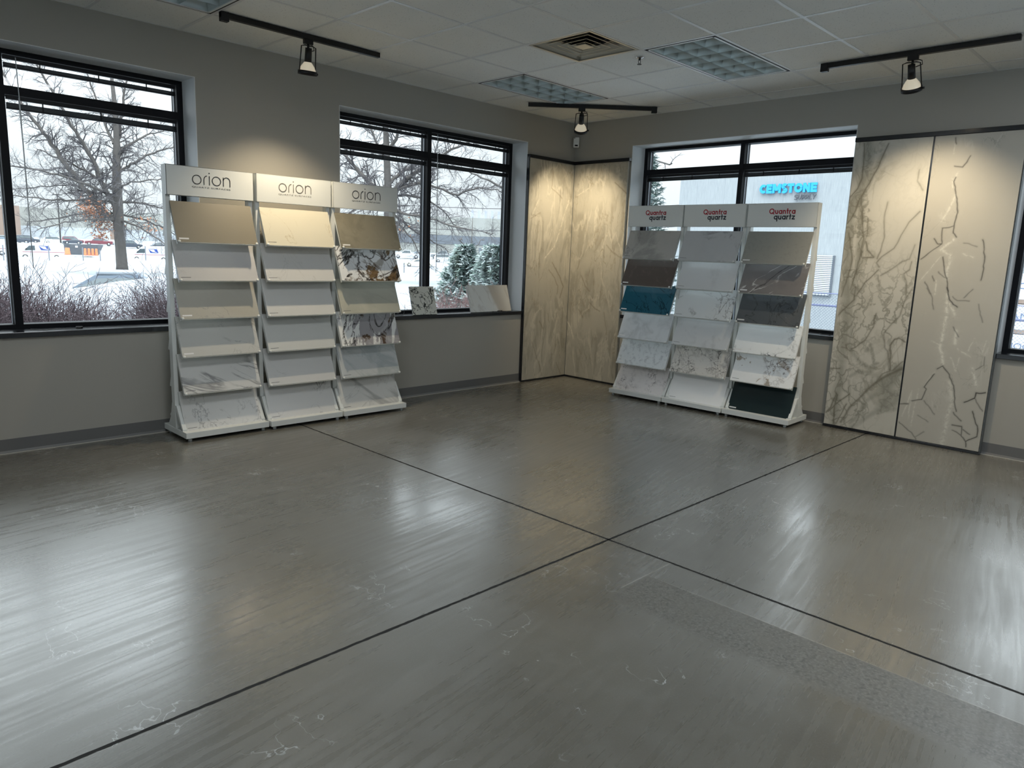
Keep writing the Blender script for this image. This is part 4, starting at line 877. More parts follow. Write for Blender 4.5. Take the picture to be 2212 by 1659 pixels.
tag(cw.build('cord_end', TRACKM, smooth=True), 'short black cord curled on the right window sill beside the tall slabs', 'cord')

# ================================================================== OUTSIDE
SNOW = solid('snow', (0.242, 0.266, 0.294), .8, spec=.2, var=.06, vscale=.8, bump=.6, bscale=6)
BARK = solid('oak_bark', (0.101, 0.093, 0.088), .9, spec=.1, var=.3, vscale=9)
TWIG = solid('grey_twigs', (0.102, 0.097, 0.102), .9, spec=.1, var=.2, vscale=3)
LEAF = solid('dead_oak_leaves', (0.366, 0.174, 0.105), .9, spec=.1, var=.3, vscale=20)
BUSHM = solid('purple_brown_twigs', (0.077, 0.059, 0.066), .9, spec=.1, var=.3, vscale=9)
BUSHR = solid('reddish_twigs', (0.165, 0.105, 0.105), .9, spec=.1, var=.3, vscale=9)
NEEDLE = solid('spruce_needles', (0.128, 0.173, 0.158), .9, spec=.1, var=.3, vscale=12)
NEEDLES = solid('frosted_needles', (0.314, 0.366, 0.366), .9, spec=.1, var=.3, vscale=12)
CARGLASS = solid('car_glass', (.05, .07, .08), .1)
TYRE = solid('tyre_rubber', (.03, .03, .03), .8); RIM = solid('wheel_rim', (0.392, 0.401, 0.417), .35, .5)
ASPH = solid('slushy_asphalt', (0.261, 0.279, 0.304), .8, var=.25, vscale=.3)

# terrain: general fall and rise away from the building, pinned to the feet of what stands on it
PINS = [(7.6, 40.8, -.52), (17.6, 28.3, -.35), (18.9, 121.8, -1.95), (24.3, 120.4, -1.95), (33.7, 122, -1.9), (40.2, 119.7, -1.9), (18, 132, -2.0),
        (28.5, 127.6, -1.45), (25, 115, -1.05), (15.6, 91.6, -1.34), (20.6, 90.4, -1.12), (25.2, 88.9, -.95), (11.4, 92.5, -1.5), (42, 57, -1.05),
        (37, 174, -.1), (40, 188, -.12), (48, 186.6, -.33), (45, 194.5, -.1), (36, 191, -.28), (30, 188, -.6), (50.5, 170, -.55), (52.6, 197, 0.0),
        (72.6, 97, -1.45), (85, 114, -.5), (89, 109.6, -1.0), (100, 119, -.2), (64, 78, -1.78)]
def ground_z(x, y):
    r = math.hypot(x+6.8, y+5.8)
    prof = [(0, -.42), (12, -.42), (30, -.55), (50, -.5), (80, -1.0), (100, -1.25), (114, -1.35), (124, -1.9), (145, -1.9), (160, -.9), (185, -.25), (215, 0), (300, 1.3), (460, 3.0), (900, 3.0)]
    for (a, za), (b, zb) in zip(prof[:-1], prof[1:]):
        if a <= r <= b: z = za+(zb-za)*(r-a)/(b-a); break
    else: z = 3.0
    if x > 3 and y < 25: z = min(z, -.42-.5*min(1, (x-3)/8))
    ws, zs = 1.0, z
    for px, py, pz in PINS:
        d = math.hypot(px-x, py-y); s = 4.0 if py < 60 else 7.0
        w_ = 30*math.exp(-(d/s)**2); ws += w_; zs += w_*pz
    z = zs/ws
    # ploughed bank between the shrubs and the tree
    if -6 < x < 9 and y < 22:
        am = np.interp(x, [-5, -2.8, -1.4, -.6, 1.6, 4.0, 8.0], [0, .85, 1.05, 1.14, 1.42, 1.1, 0]); z += float(am)*math.exp(-((y-11.3)/2.5)**2)
    z += .25*math.exp(-(((x+2.8)/1.6)**2+((y-7.5)/1.8)**2))
    n = noise.noise(Vector((x*.35, y*.35, 0))) + .5*noise.noise(Vector((x*1.1, y*1.1, 3)))
    z += n*(.10 if r < 40 else .14)
    return z
def terrain():
    xs = sorted(set([-60, -45, -34, -26, -20]+[-16+i*.5 for i in range(0, 110)]+[40+i*3 for i in range(0, 40)]+[165, 185, 210, 250, 320, 450, 600]))
    ys = sorted(set([-70, -50, -38, -30]+[-24+i*1.0 for i in range(0, 24)]+[.4+i*.4 for i in range(0, 62)]+[26+i*2 for i in range(0, 92)]+[215, 235, 260, 300, 380, 520, 700]))
    nx = len(xs); vs = [(x, y, ground_z(x, y) if not (x < .3 and y < .3) else -.42) for y in ys for x in xs]
    fs = [(j*nx+i, j*nx+i+1, (j+1)*nx+i+1, (j+1)*nx+i) for j in range(len(ys)-1) for i in range(nx-1)]
    o = MB().add(vs, fs).build('snow_ground', SNOW, smooth=True); tag(o, kind='structure'); return o
terrain()

# ---- bare trees
def grow(mb, rnd, p, d, ln, r, lev, maxlev, seg, spread, droop, counts, side=3, kinks=.16):
    pts = [p.copy()]; rad = [r]; dd = d.normalized()
    for i in range(seg):
        dd = (dd+Vector((rnd.gauss(0, kinks), rnd.gauss(0, kinks), rnd.gauss(0, kinks)+droop))).normalized()
        pts.append(pts[-1]+dd*(ln/seg)); rad.append(max(r*(1-.62*(i+1)/seg), .0021))
    mb.tube(pts, rad, side if lev > 0 else 8, False)
    if lev >= maxlev: return
    n = counts[lev]
    for k in range(n):
        t = .18+.82*(k+rnd.random()*.8)/n; t = min(t, .99); i = int(t*seg); f = t*seg-i
        q = pts[i].lerp(pts[min(i+1, seg)], f); ax = (pts[min(i+1, seg)]-pts[i]).normalized()
        o = ax.orthogonal().normalized(); o = Matrix.Rotation(rnd.random()*2*PI, 3, ax) @ o
        nd = (ax*math.cos(spread)+o*math.sin(spread)*(1+.3*rnd.random())).normalized()
        grow(mb, rnd, q, nd, ln*(.38+.24*rnd.random())*(1.1-.45*t), rad[i]*.55, lev+1, maxlev, max(3, seg-2), spread, droop, counts, 3 if lev > 0 else 5, kinks+.02)
def bare_tree(name, label, base, view, sc, trunk, limbs, crown, seed, leafat=None):
    """trunk and main limbs follow the sides seen from the room; view = unit vector to the right as seen"""
    rnd = random.Random(seed); r = empty(name, base); tag(r, label, 'tree')
    R_ = Vector((view[0], view[1], 0)); F_ = Vector((-view[1], view[0], 0)); U_ = Vector((0, 0, 1))
    def P(u, v, f=0.0): return R_*u+U_*v+F_*f
    tp = [P(*q[:3]) for q in trunk]; tr = [q[3] for q in trunk]
    t = MB().tube(tp, tr, 14, True); t.build('trunk', BARK, r, True)
    big = MB(); tw = MB()
    for lb in limbs:
        pts = [P(*q[:3]) for q in lb['p']]; n = len(pts)
        rad = [lb['r']*(1-.8*i/(n-1))+.012 for i in range(n)]
        # smooth
        for _ in range(2):
            np_, nr = [pts[0]], [rad[0]]
            for i in range(len(pts)-1):
                np_ += [pts[i].lerp(pts[i+1], .25), pts[i].lerp(pts[i+1], .75)]; nr += [rad[i]*.75+rad[i+1]*.25, rad[i]*.25+rad[i+1]*.75]
            np_.append(pts[-1]); nr.append(rad[-1]); pts, rad = np_, nr
        pts = [q+Vector((rnd.gauss(0, .03), rnd.gauss(0, .03), rnd.gauss(0, .03))) for q in pts]
        big.tube(pts, rad, 6, False)
        tot = sum((pts[i+1]-pts[i]).length for i in range(len(pts)-1)); nb = int(tot*lb.get('dens', crown['dens']))
        for k in range(nb):
            t_ = (.12+.86*(k+rnd.random())/nb)*(len(pts)-1); i = min(int(t_), len(pts)-2); q = pts[i].lerp(pts[i+1], t_-i)
            ax = (pts[i+1]-pts[i]).normalized(); o = Matrix.Rotation(rnd.random()*2*PI, 3, ax) @ ax.orthogonal().normalized()
            nd = (ax*.55+o*.85).normalized(); ln = crown['len']*(.6+.7*rnd.random())*(1-.45*t_/len(pts))
            grow(tw, rnd, q, nd, ln, max(rad[i]*.38, .014), 0, crown['lev'], 6, .75, crown['droop'], crown['n'])
    big.build('limbs', BARK, r, True); o = tw.build('twigs', TWIG, r)
    if leafat:
        lf = MB()
        for cx_, cz_, cf_, sr, n in leafat:
            for _ in range(n):
                q = P(cx_+rnd.gauss(0, sr), cz_+rnd.gauss(0, sr*.7), cf_+rnd.gauss(0, sr)); a = Vector((rnd.gauss(0, 1), rnd.gauss(0, 1), rnd.gauss(0, 1))).normalized()*.075; b = a.orthogonal().normalized()*.06
                c_ = a.cross(b).normalized()*.012
                lf.add([q-a, q+b+c_, q+a, q-b+c_], [(0, 1, 2, 3)])
        tag(lf.build('dead_leaves', LEAF, r), 'clinging rust brown leaves', kind='stuff')
    return r
# near tree, seen through the far left window; 1 px there is about .0243 m
s1 = .0246
def K1(px, py, f=0.0): return ((px-265-(590-py)*.025)*s1*1.0, (592-py)*s1*1.02, f)
LT1 = [dict(p=[K1(262, 470), K1(235, 452, .3), K1(205, 405, .6), K1(170, 355, .8), K1(140, 300, 1), K1(110, 255, 1.2), K1(75, 195, 1.4), K1(50, 130, 1.6)], r=.17),
       dict(p=[K1(262, 440), K1(240, 400, -.4), K1(222, 330, -.7), K1(200, 290, -.9), K1(175, 240, -1), K1(150, 185, -1.1), K1(120, 120, -1.3)], r=.13),
       dict(p=[K1(268, 380), K1(275, 330, .3), K1(282, 270, .5), K1(295, 215, .6), K1(305, 160, .7), K1(320, 95, .8)], r=.12),
       dict(p=[K1(270, 365), K1(300, 345, -.5), K1(330, 325, -.9), K1(362, 312, -1.4), K1(400, 300, -1.8)], r=.08),
       dict(p=[K1(272, 320), K1(310, 290, .6), K1(345, 265, 1.0), K1(385, 250, 1.6)], r=.08),
       dict(p=[K1(262, 400), K1(230, 375, .8), K1(190, 352, 1.5), K1(150, 330, 2.0), K1(110, 315, 2.6)], r=.08),
       dict(p=[K1(258, 415), K1(200, 392, -1), K1(150, 378, -1.8), K1(90, 372, -2.4), K1(40, 375, -3)], r=.07),
       dict(p=[K1(262, 430), K1(200, 425, 1), K1(140, 430, 1.6), K1(80, 425, 2.2), K1(30, 420, 2.8)], r=.07),
       dict(p=[K1(272, 430), K1(310, 425, .8), K1(350, 430, 1.4), K1(400, 440, 2)], r=.07),
       dict(p=[K1(266, 470), K1(300, 478, -1), K1(335, 500, -1.8), K1(370, 530, -2.5)], r=.06),
       dict(p=[K1(264, 468), K1(225, 470, -1), K1(170, 478, -1.8), K1(110, 498, -2.4)], r=.055),
       dict(p=[K1(264, 455), K1(210, 452, 1.4), K1(150, 468, 2.2), K1(70, 480, 3)], r=.055),
       dict(p=[K1(268, 455), K1(320, 462, 1.2), K1(360, 480, 2), K1(410, 505, 2.6)], r=.055),
       dict(p=[K1(270, 300), K1(250, 240, 1), K1(238, 180, 1.4), K1(215, 100, 1.6)], r=.07),
       dict(p=[K1(205, 405, .6), K1(180, 390, 2), K1(120, 395, 3), K1(50, 405, 4)], r=.05),
       dict(p=[K1(270, 400), K1(290, 390, -2.5), K1(330, 385, -4), K1(375, 380, -5)], r=.05)]
bare_tree('bare_tree', 'big bare oak seen through the far left window, rust leaves low in its crown', (7.6, 40.8, -.55), (.955, -.296), s1,
          [(0, 0, 0, .36), (.0, .5, 0, .31), (-.02, 1.5, 0, .285), (-.05, 2.9, 0, .29), (-.04, 4.2, 0, .27), (.0, 5.8, 0, .22), (.10, 7.6, 0, .17), (.12, 9.2, 0, .13), (.0, 11.5, .2, .08), (-.05, 13.0, .3, .04)],
          LT1, dict(dens=7.0, len=1.4, lev=2, droop=-.02, n=(7, 4, 2)), 11, [(-1.3, 3.6, 0, .42, 240), (-.75, 2.9, .2, .3, 130), (-.95, 2.2, 0, .22, 60), (1.5, 2.8, .2, .45, 60)])
s2 = .0236
def K2(px, py, f=0.0): return ((px-836)*s2, (598-py)*s2*1.02, f)
LT2 = [dict(p=[K2(835, 400), K2(800, 380, .3), K2(770, 350, .5), K2(745, 325, .7), K2(715, 290, 1), K2(680, 240, 1.2)], r=.15),
       dict(p=[K2(838, 395), K2(870, 365, -.4), K2(905, 345, -.8), K2(940, 320, -1.2), K2(985, 295, -1.6), K2(1040, 270, -2)], r=.13),
       dict(p=[K2(845, 400), K2(880, 395, .6), K2(930, 400, 1.2), K2(975, 425, 1.8), K2(1010, 470, 2.2)], r=.07),
       dict(p=[K2(838, 370), K2(880, 330, 1), K2(930, 310, 1.8), K2(1000, 300, 2.6), K2(1080, 305, 3.2)], r=.09),
       dict(p=[K2(845, 390), K2(910, 365, -1), K2(990, 400, -1.6), K2(1030, 375, -2), K2(1090, 385, -2.5)], r=.08),
       dict(p=[K2(832, 330), K2(810, 290, .5), K2(790, 240, .8), K2(770, 170, 1)], r=.09),
       dict(p=[K2(836, 300), K2(860, 260, -.6), K2(900, 210, -1), K2(940, 150, -1.5)], r=.09),
       dict(p=[K2(835, 420), K2(870, 440, -1), K2(930, 450, -1.8), K2(1000, 470, -2.6), K2(1070, 480, -3.4)], r=.07),
       dict(p=[K2(836, 430), K2(880, 465, 1.4), K2(930, 490, 2.2), K2(990, 520, 3)], r=.06),
       dict(p=[K2(830, 420), K2(780, 420, 1), K2(740, 440, 1.8), K2(690, 470, 2.6)], r=.07),
       dict(p=[K2(830, 380), K2(780, 390, -1), K2(740, 385, -1.6), K2(680, 400, -2.6)], r=.07),
       dict(p=[K2(836, 445), K2(880, 480, -.6), K2(905, 520, -1), K2(925, 560, -1.4)], r=.05),
       dict(p=[K2(1085, 420, .5), K2(1060, 455, .8), K2(1040, 500, .9)], r=.03)]
LT2 = LT2[:-1]
bare_tree('bare_tree', 'bare oak seen through the window behind the sill samples, over the parked cars', (17.6, 28.3, -.4), (.81, -.585), s2,
          [(0, 0, 0, .30), (0, 1.0, 0, .25), (0, 3.2, 0, .23), (-.02, 4.6, 0, .24), (-.06, 5.6, 0, .19), (-.14, 7.4, 0, .17), (-.2, 9.2, 0, .12), (-.2, 11.5, 0, .07)],
          LT2, dict(dens=7.0, len=1.6, lev=2, droop=-.025, n=(7, 4, 2)), 23, [(.4, 3.2, 0, .5, 40)])
bare_tree('bare_sapling', 'thin pinkish bare sapling standing among the spruces', (9.2, 12.0, -.5), (.79, -.61), .012,
          [(0, 0, 0, .022), (0, 1.6, 0, .02), (.0, 2.4, 0, .014), (.01, 3.1, 0, .008)],
          [dict(p=[(0, 1.9, 0), (.2, 2.15, .1), (.34, 2.4, .1)], r=.008), dict(p=[(0, 1.9, 0), (-.2, 2.1, -.1), (-.36, 2.4, -.1)], r=.008), dict(p=[(0, 1.85, 0), (.25, 1.95, -.1), (.5, 2.15, -.1)], r=.008), dict(p=[(0, 1.85, 0), (-.28, 1.95, .1), (-.5, 2.2, .1)], r=.008)],
          dict(dens=4, len=.22, lev=0, droop=0, n=(2, 1)), 5)
# an overhanging limb seen at the top of the right window
bare_tree('bare_tree', 'bare tree whose outer twigs hang into the top of the sign window', (15.0, 15.0, -.5), (.6, -.8), 1,
          [(0, 0, 0, .22), (0, 3, 0, .19), (.1, 6, 0, .14), (.1, 9, 0, .06)],
          [dict(p=[(0, 4.5, 0), (1.5, 5.2, -1.2), (3.6, 5.6, -2.6), (5.3, 5.2, -3.6)], r=.07), dict(p=[(0, 5.5, 0), (-1.5, 6.6, .6), (-3, 7.4, 1)], r=.08), dict(p=[(0, 5.0, 0), (.6, 6.6, 1.2), (1.2, 8, 2)], r=.08), dict(p=[(0, 3.8, 0), (-1, 4.6, -1), (-2.2, 5, -1.6)], r=.06)],
          dict(dens=2.2, len=1.2, lev=1, droop=-.02, n=(4, 3)), 8)

# ---- bare shrubs by the building
def shrub(label, x, y, wx, wy, ht, n, mat, seed, r0=.0075):
    rnd = random.Random(seed); gz = ground_z(x, y)
    r = empty('bare_shrub', (x, y, gz-.03)); tag(r, label, 'shrub')
    st = MB(); tw = MB(); ns = max(10, n//9)
    for k in range(n):
        a = rnd.random()*2*PI; q = math.sqrt(rnd.random()); bx_, by_ = math.cos(a)*q*wx*.36, math.sin(a)*q*wy*.36
        d = Vector((math.cos(a)*q*.75+rnd.gauss(0, .1), math.sin(a)*q*.75*wy/wx+rnd.gauss(0, .1), 1.0)); h = ht*(.80+.28*rnd.random())*(1-.22*q*q)
        grow(tw, rnd, Vector((bx_, by_, 0)), d, h, r0*(.8+.5*rnd.random()), 0, 2, 7, .60, .01, (8, 4), kinks=.13)
    tw.build('twigs', mat, r)
    for k in range(6):
        a = rnd.random()*2*PI; q = rnd.random()*.3
        st.tube([(math.cos(a)*q*wx, math.sin(a)*q*wy, -.05), (math.cos(a)*q*wx*1.3, math.sin(a)*q*wy*1.3, ht*.35)], [.014, .008], 5, False)
    st.build('stems', mat, r)
    return r
shrub('bare purple-brown shrub under the left part of the far left window', -5.75, 3.6, 1.0, .8, 1.30, 200, BUSHM, 31)
shrub('broad bare purple-brown shrub in the middle of the far left window', -4.85, 3.7, 1.0, .9, 1.34, 260, BUSHM, 32)
shrub('bare grey-brown shrub beside the snow bank, half hidden by the nearest rack', -2.75, 4.6, .95, .8, 1.38, 210, BUSHM, 33)
shrub('bare reddish shrub behind the black bloom sample on the sill', .35, 2.2, .8, .7, 1.26, 120, BUSHR, 34, .007)
shrub('low bare shrub seen between the left-wall racks and the sill sample', -1.1, 3.3, .9, .8, 1.05, 100, BUSHM, 35, .007)
shrub('low reddish shrub behind the tan banded sample', 1.35, 1.9, 1.0, .8, 1.26, 150, BUSHR, 36, .007)

# ---- spruces
def spruce(label, x, y, ht, wd, seed, tip=0.0, den=1.0):
    rnd = random.Random(seed); gz = ground_z(x, y); r = empty('spruce_tree', (x, y, gz-.05)); tag(r, label, 'tree')
    MB().tube([(0, 0, 0), (0, 0, ht*.6), (0, 0, ht)], [.03*wd+.02, .02*wd, .006], 6).build('trunk', BARK, r, True)
    a_ = MB(); b_ = MB(); nw = int(26*den)
    for w_ in range(nw):
        t = .06+.92*w_/nw; z = ht*t; rad = wd*(1-t)**.85*(.8+.3*rnd.random())+.08
        nb = int(9*den)
        for k in range(nb):
            a = 2*PI*(k+rnd.random()*.7)/nb; d = Vector((math.cos(a), math.sin(a), -.10+.35*t)); p = Vector((0, 0, z)); ns = 6
            prev = p
            for s_ in range(ns):
                q = p+d*rad*(s_+1)/ns+Vector((0, 0, -.12*rad*math.sin(PI*(s_+1)/ns)))
                mb = b_ if rnd.random() < .42 else a_
                mb.tube([prev, q], [.010, .007], 3, False)
                for tt in range(8):
                    sd = Vector((rnd.gauss(0, 1), rnd.gauss(0, 1), rnd.gauss(-.1, .45))).normalized(); l = (.05+.075*rnd.random())*(wd**.5)
                    c_ = prev.lerp(q, rnd.random()); e = c_+sd*l+d*.04; o = sd.cross(Vector((0, 0, 1))).normalized()*.014*(wd**.5)+Vector((0, 0, .010))
                    mb.add([c_-o, c_+o, e+o*.4, e-o*.4], [(0, 1, 2, 3)])
                prev = q
    a_.build('boughs', NEEDLE, r); b_.build('frosted_boughs', NEEDLES, r)
    return r
spruce('frosty spruce in the right part of the window behind the sill samples', 4.75, 7.3, 2.15, 1.05, 51, den=1.4)
spruce('green spruce right beside the frosty one, nearer the window frame', 4.75, 6.3, 2.20, 1.05, 52, den=1.4)
spruce('tall spruce at the left edge of the sign window', 13.0, 8.1, 5.9, 1.75, 53, den=1.5)

# ---- vehicles
def wheels(r, xs, hw, rad=.34):
    for x in xs:
        for s_ in (-1, 1):
            o = MB().cyl((x, s_*(hw-.20), rad), (x, s_*hw, rad), rad, 18).build('wheel', TYRE, r, True)
            MB().cyl((x, s_*(hw-.02), rad), (x, s_*(hw+.012), rad), rad*.62, 14).build('hubcap', RIM, o, True)
def vehicle(kind, label, at, ang, paint, L_=4.6, ht=None, snow=True, group='parked vehicles across the road', z=None):
    r = empty({'sedan': 'parked_sedan', 'suv': 'parked_suv', 'pickup': 'parked_pickup'}[kind], (at[0], at[1], ground_z(*at)-.02 if z is None else z), ang)
    tag(r, label, 'car', group)
    h = L_/2; hw = .90
    if kind == 'sedan':
        body = [(-h, .35), (-h+.1, .85), (-h+1.0, .95), (h-1.25, .92), (h-.1, .75), (h, .45), (h-.1, .25), (-h+.1, .25)]
        cab = [(-h+.55, .93), (-h+1.25, 1.38), (h-2.2, 1.42), (h-1.35, .90)]
    elif kind == 'suv':
        body = [(-h, .40), (-h+.05, 1.05), (h-1.2, 1.05), (h-.15, .92), (h, .55), (h-.1, .3), (-h+.1, .3)]
        cab = [(-h+.08, 1.04), (-h+.35, 1.68), (-h+2.6, 1.74), (h-1.75, 1.66), (h-1.15, 1.03)]
    else:
        body = [(-h, .5), (-h, 1.12), (h-1.4, 1.12), (h-.15, 1.02), (h, .65), (h-.1, .4), (-h+.1, .4)]
        cab = [(-h+1.9, 1.10), (-h+2.05, 1.80), (h-2.2, 1.84), (h-1.45, 1.10)]
    MB().prism(body, -hw, hw, 'y').build('body', paint, r, bevel=.05)
    cb = MB(); n = len(cab)
    def ring(off): return [(p[0], off*(hw-.06-(.18 if p[1] > 1.2 else 0)), p[1]) for p in cab]
    cb.add(ring(-1)+ring(1), [tuple(range(n)), tuple(range(2*n-1, n-1, -1))]+[(i, i+n, (i+1) % n+n, (i+1) % n) for i in range(n)])
    co_ = cb.build('cabin', paint, r)
    zc = sum(p[1] for p in cab)/n; xc = sum(p[0] for p in cab)/n
    for s_ in (-1, 1):
        g = [(xc+(p[0]-xc)*.86, s_*(hw-.03-(.17 if p[1] > 1.2 else 0)), zc+(p[1]-zc)*.70) for p in cab]
        MB().add(g, [tuple(range(n)) if s_ < 0 else tuple(range(n-1, -1, -1))]).build('side_window', CARGLASS, co_)
    a, b = cab[-2], cab[-1]
    MB().add([(a[0]+.02, -.62, a[1]-.06), (a[0]+.02, .62, a[1]-.06), (b[0]+.03, .78, b[1]+.05), (b[0]+.03, -.78, b[1]+.05)], [(0, 3, 2, 1)]).build('windshield', CARGLASS, co_)
    wheels(r, (-h+.85, h-.9), hw, .34 if kind != 'pickup' else .40)
    for s_ in (-1, 1):
        MB().box(h-.12, h-.02, s_*.68-.14, s_*.68+.14, .62, .76).build('headlight', RIM, r)
    if snow:
        zt = max(p[1] for p in cab); xs_ = [p[0] for p in cab if p[1] > zt-.12]
        MB().box(min(xs_)+.05, max(xs_)-.05, -.66, .66, zt-.02, zt+.07).build('snow_cover', SNOW, r, bevel=.03)
    return r
def paint(n, c): return solid(n, c, .35, spec=.5)
PW, PD, PR, PB, PBG = paint('paint_white', (0.540, 0.556, 0.575)), paint('paint_dark', (0.053, 0.065, 0.087)), paint('paint_maroon', (0.174, 0.039, 0.053)), paint('paint_blue', (0.105, 0.165, 0.261)), paint('paint_beige', (0.675, 0.645, 0.540))
VD = math.radians(-14)          # the row seen from the far left window runs across the view
vehicle('suv', 'white SUV behind the light pole, across from the far left window', (39.6, 188.7), VD, PW, 4.7)
vehicle('pickup', 'maroon pickup truck parked left of the big oak trunk', (47.9, 186.4), VD+PI, PR, 5.8)
vehicle('suv', 'maroon SUV between the white SUV and the maroon pickup', (44.3, 193.4), VD, PR, 4.7, snow=False)
vehicle('sedan', 'small dark hatchback in front of the maroon SUV', (42.0, 184.6), VD+PI, PD, 4.0)
vehicle('suv', 'snow-dusted dark SUV left of the white SUV', (34.9, 192.4), VD, PD, 4.8)
vehicle('suv', 'white SUV with a dark roof in the back row of the far left lot', (31.6, 198.6), VD, PW, 4.8, snow=False)
vehicle('pickup', 'dark pickup near the window mullion in the far left lot', (31.8, 189.0), VD+PI, PD, 5.8, snow=False)
vehicle('sedan', 'blue sedan right beside the mullion in the far left lot', (28.6, 184.0), VD, PB, 4.6)
vehicle('suv', 'dark SUV at the cropped left end of the lot', (23.2, 190.0), VD, PD, 4.8)
vehicle('sedan', 'white car half behind the big oak trunk', (52.6, 197.0), VD, PW, 4.6)
vehicle('suv', 'dark SUV just right of the big oak trunk', (49.8, 170.6), VD, PD, 4.9)
vehicle('sedan', 'dark snow-topped sedan right of the oak, behind the second postal van', (56.8, 172.0), VD, PD, 4.6)
VE = math.radians(-38)
vehicle('sedan', 'beige sedan left of the mullion in the window behind the sill samples', (73.0, 96.8), VE+PI, PBG, 4.8, snow=False)
vehicle('pickup', 'white pickup behind the beige sedan', (90.1, 122.6), VE+PI, PW, 5.6)
vehicle('pickup', 'silver pickup behind the beige sedan, beside the mullion', (96.6, 118.2), VE+PI, paint('paint_silver', (0.192, 0.207, 0.222)), 5.6)
vehicle('suv', 'white SUV just right of the mullion in the window behind the sill samples', (89.6, 109.0), VE, PW, 4.8)
vehicle('suv', 'grey SUV with snowy roof half hidden by the frosty spruce', (94.6, 106.6), VE, paint('paint_grey', (0.101, 0.111, 0.126)), 4.8)
vehicle('sedan', 'blue car in the back row behind the white SUV', (108, 127), VE, PB, 4.6)
vehicle('sedan', 'dark blue car farther left in the back row of the spruce lot', (101, 132), VE, PB, 4.6)
bc = vehicle('sedan', 'dark car roof showing above the ploughed snow bank', (-.15, 14.6), math.radians(-20), paint('paint_slate', (0.061, 0.087, 0.121)), 4.4, snow=True, group='cars buried in snow', z=-.82)
sn = MB().lathe([(.34, 0), (.30, .10), (.20, .19), (.001, .22)], n=14); sn.build('snow_lump', SNOW, bc, True).location = (-.75, -.3, 1.38)

BLUE = solid('postal_blue', (0.018, 0.053, 0.261), .4); WHT = solid('decal_white', (0.696, 0.696, 0.714), .4); VRED = solid('postal_red', (0.348, 0.087, 0.121), .4)
def postal_van(label, at, ang, zb=-1.97):
    r = empty('postal_van', (at[0], at[1], zb), ang); tag(r, label, 'van', 'white postal vans along the road')
    h, hw = 3.0, .98      # nose towards -x
    prof = [(-h, .45), (-h+.05, 1.0), (-h+.75, 1.25), (-h+1.55, 2.15), (-h+2.0, 2.42), (h-.35, 2.5), (h-.1, 2.3), (h, .5), (h-.05, .35), (-h+.1, .35)]
    MB().prism(prof, -hw, hw, 'y').build('body', PW, r, bevel=.06)
    for s_ in (-1, 1):
        y = s_*(hw+.006)
        w_ = [(-h+.95, 1.32), (-h+1.55, 1.98), (-h+2.25, 2.02), (-h+2.28, 1.35)]
        MB().add([(p[0], y, p[1]) for p in w_], [(0, 1, 2, 3) if s_ > 0 else (3, 2, 1, 0)]).build('door_window', CARGLASS, r)
        MB().box(-h+.7, h-.05, min(y, y+s_*.004), max(y, y+s_*.004), 1.06, 1.13).build('red_stripe', VRED, r)
        lg = MB().add([(-h+2.75, y+s_*.004, 2.0), (-h+4.0, y+s_*.004, 2.0), (-h+4.2, y+s_*.004, 1.38), (-h+3.0, y+s_*.004, 1.38)], [(0, 1, 2, 3) if s_ > 0 else (3, 2, 1, 0)]).build('eagle_emblem', BLUE, r)
        eg = [(-h+2.80, 1.93), (-h+3.5, 1.92), (-h+3.75, 1.80), (-h+3.62, 1.74), (-h+3.70, 1.60), (-h+4.08, 1.44), (-h+3.3, 1.56)]
        MB().add([(p[0], y+s_*.009, p[1]) for p in eg], [tuple(range(len(eg))) if s_ > 0 else tuple(range(len(eg)-1, -1, -1))]).build('eagle_shape', WHT, lg)
        MB().add([(-h+3.56, y+s_*.011, 1.80), (-h+3.70, y+s_*.011, 1.82), (-h+3.64, y+s_*.011, 1.68)], [(0, 1, 2) if s_ > 0 else (2, 1, 0)]).build('eagle_beak', BLUE, lg)
    MB().add([(-h+.80, -.8, 1.30), (-h+.80, .8, 1.30), (-h+1.50, .72, 2.12), (-h+1.50, -.72, 2.12)], [(0, 1, 2, 3)]).build('windshield', CARGLASS, r).location = (-.03, 0, .03)
    wheels(r, (-h+1.0, h-1.1), hw+.01, .36)
    MB().box(-h+1.10, -h+1.24, -hw-.22, -hw-.02, 1.40, 1.62).build('wing_mirror', TYRE, r)
    return r
VA = math.radians(-13)
postal_van('white postal van with a blue eagle emblem, right beside the far left mullion', (21.5, 121.2), VA)
postal_van('white postal van with a blue emblem right of the big oak trunk', (36.8, 120.9), math.radians(-19))
postal_van('white van behind the first postal van, mostly cut by the mullion', (16.8, 132.6), VA, -1.75)

# ---- yard furniture
dm = solid('container_grey', (0.087, 0.096, 0.112), .6, var=.2, vscale=2)
d_ = empty('waste_container', (28.6, 127.6, -1.5), VA); tag(d_, 'long dark ribbed waste container behind the orange barriers', 'container')
MB().prism([(-2.9, 1.9), (-2.4, .2), (2.3, .2), (3.0, 1.7), (3.0, 1.9)], -1.1, 1.1, 'y').build('bin', dm, d_)
rb = MB()
for i in range(14): rb.box(-2.2+i*.33, -2.14+i*.33, -1.16, -1.10, .3, 1.85)
rb.build('side_ribs', dm, d_); MB().box(-.9, -.55, -1.17, -1.16, 1.35, 1.65).build('notice_plate', WHT, d_)
ORG = solid('barrier_orange', (0.740, 0.140, 0.044), .5)
def barrel(label, x, y, z, s=1.0):
    o = MB().lathe([(.001, 0), (.36*s, 0), (.36*s, .10), (.30*s, .14), (.30*s, .5), (.27*s, .52), (.26*s, .95), (.20*s, 1.0), (.001, 1.0)], n=16).build('traffic_barrel', ORG, None, True); o.location = (x, y, z)
    tag(o, label, 'traffic barrel', 'orange traffic barrels')
barrel('orange traffic barrel right behind the postal van', 23.75, 116.4, -1.08, 1.15)
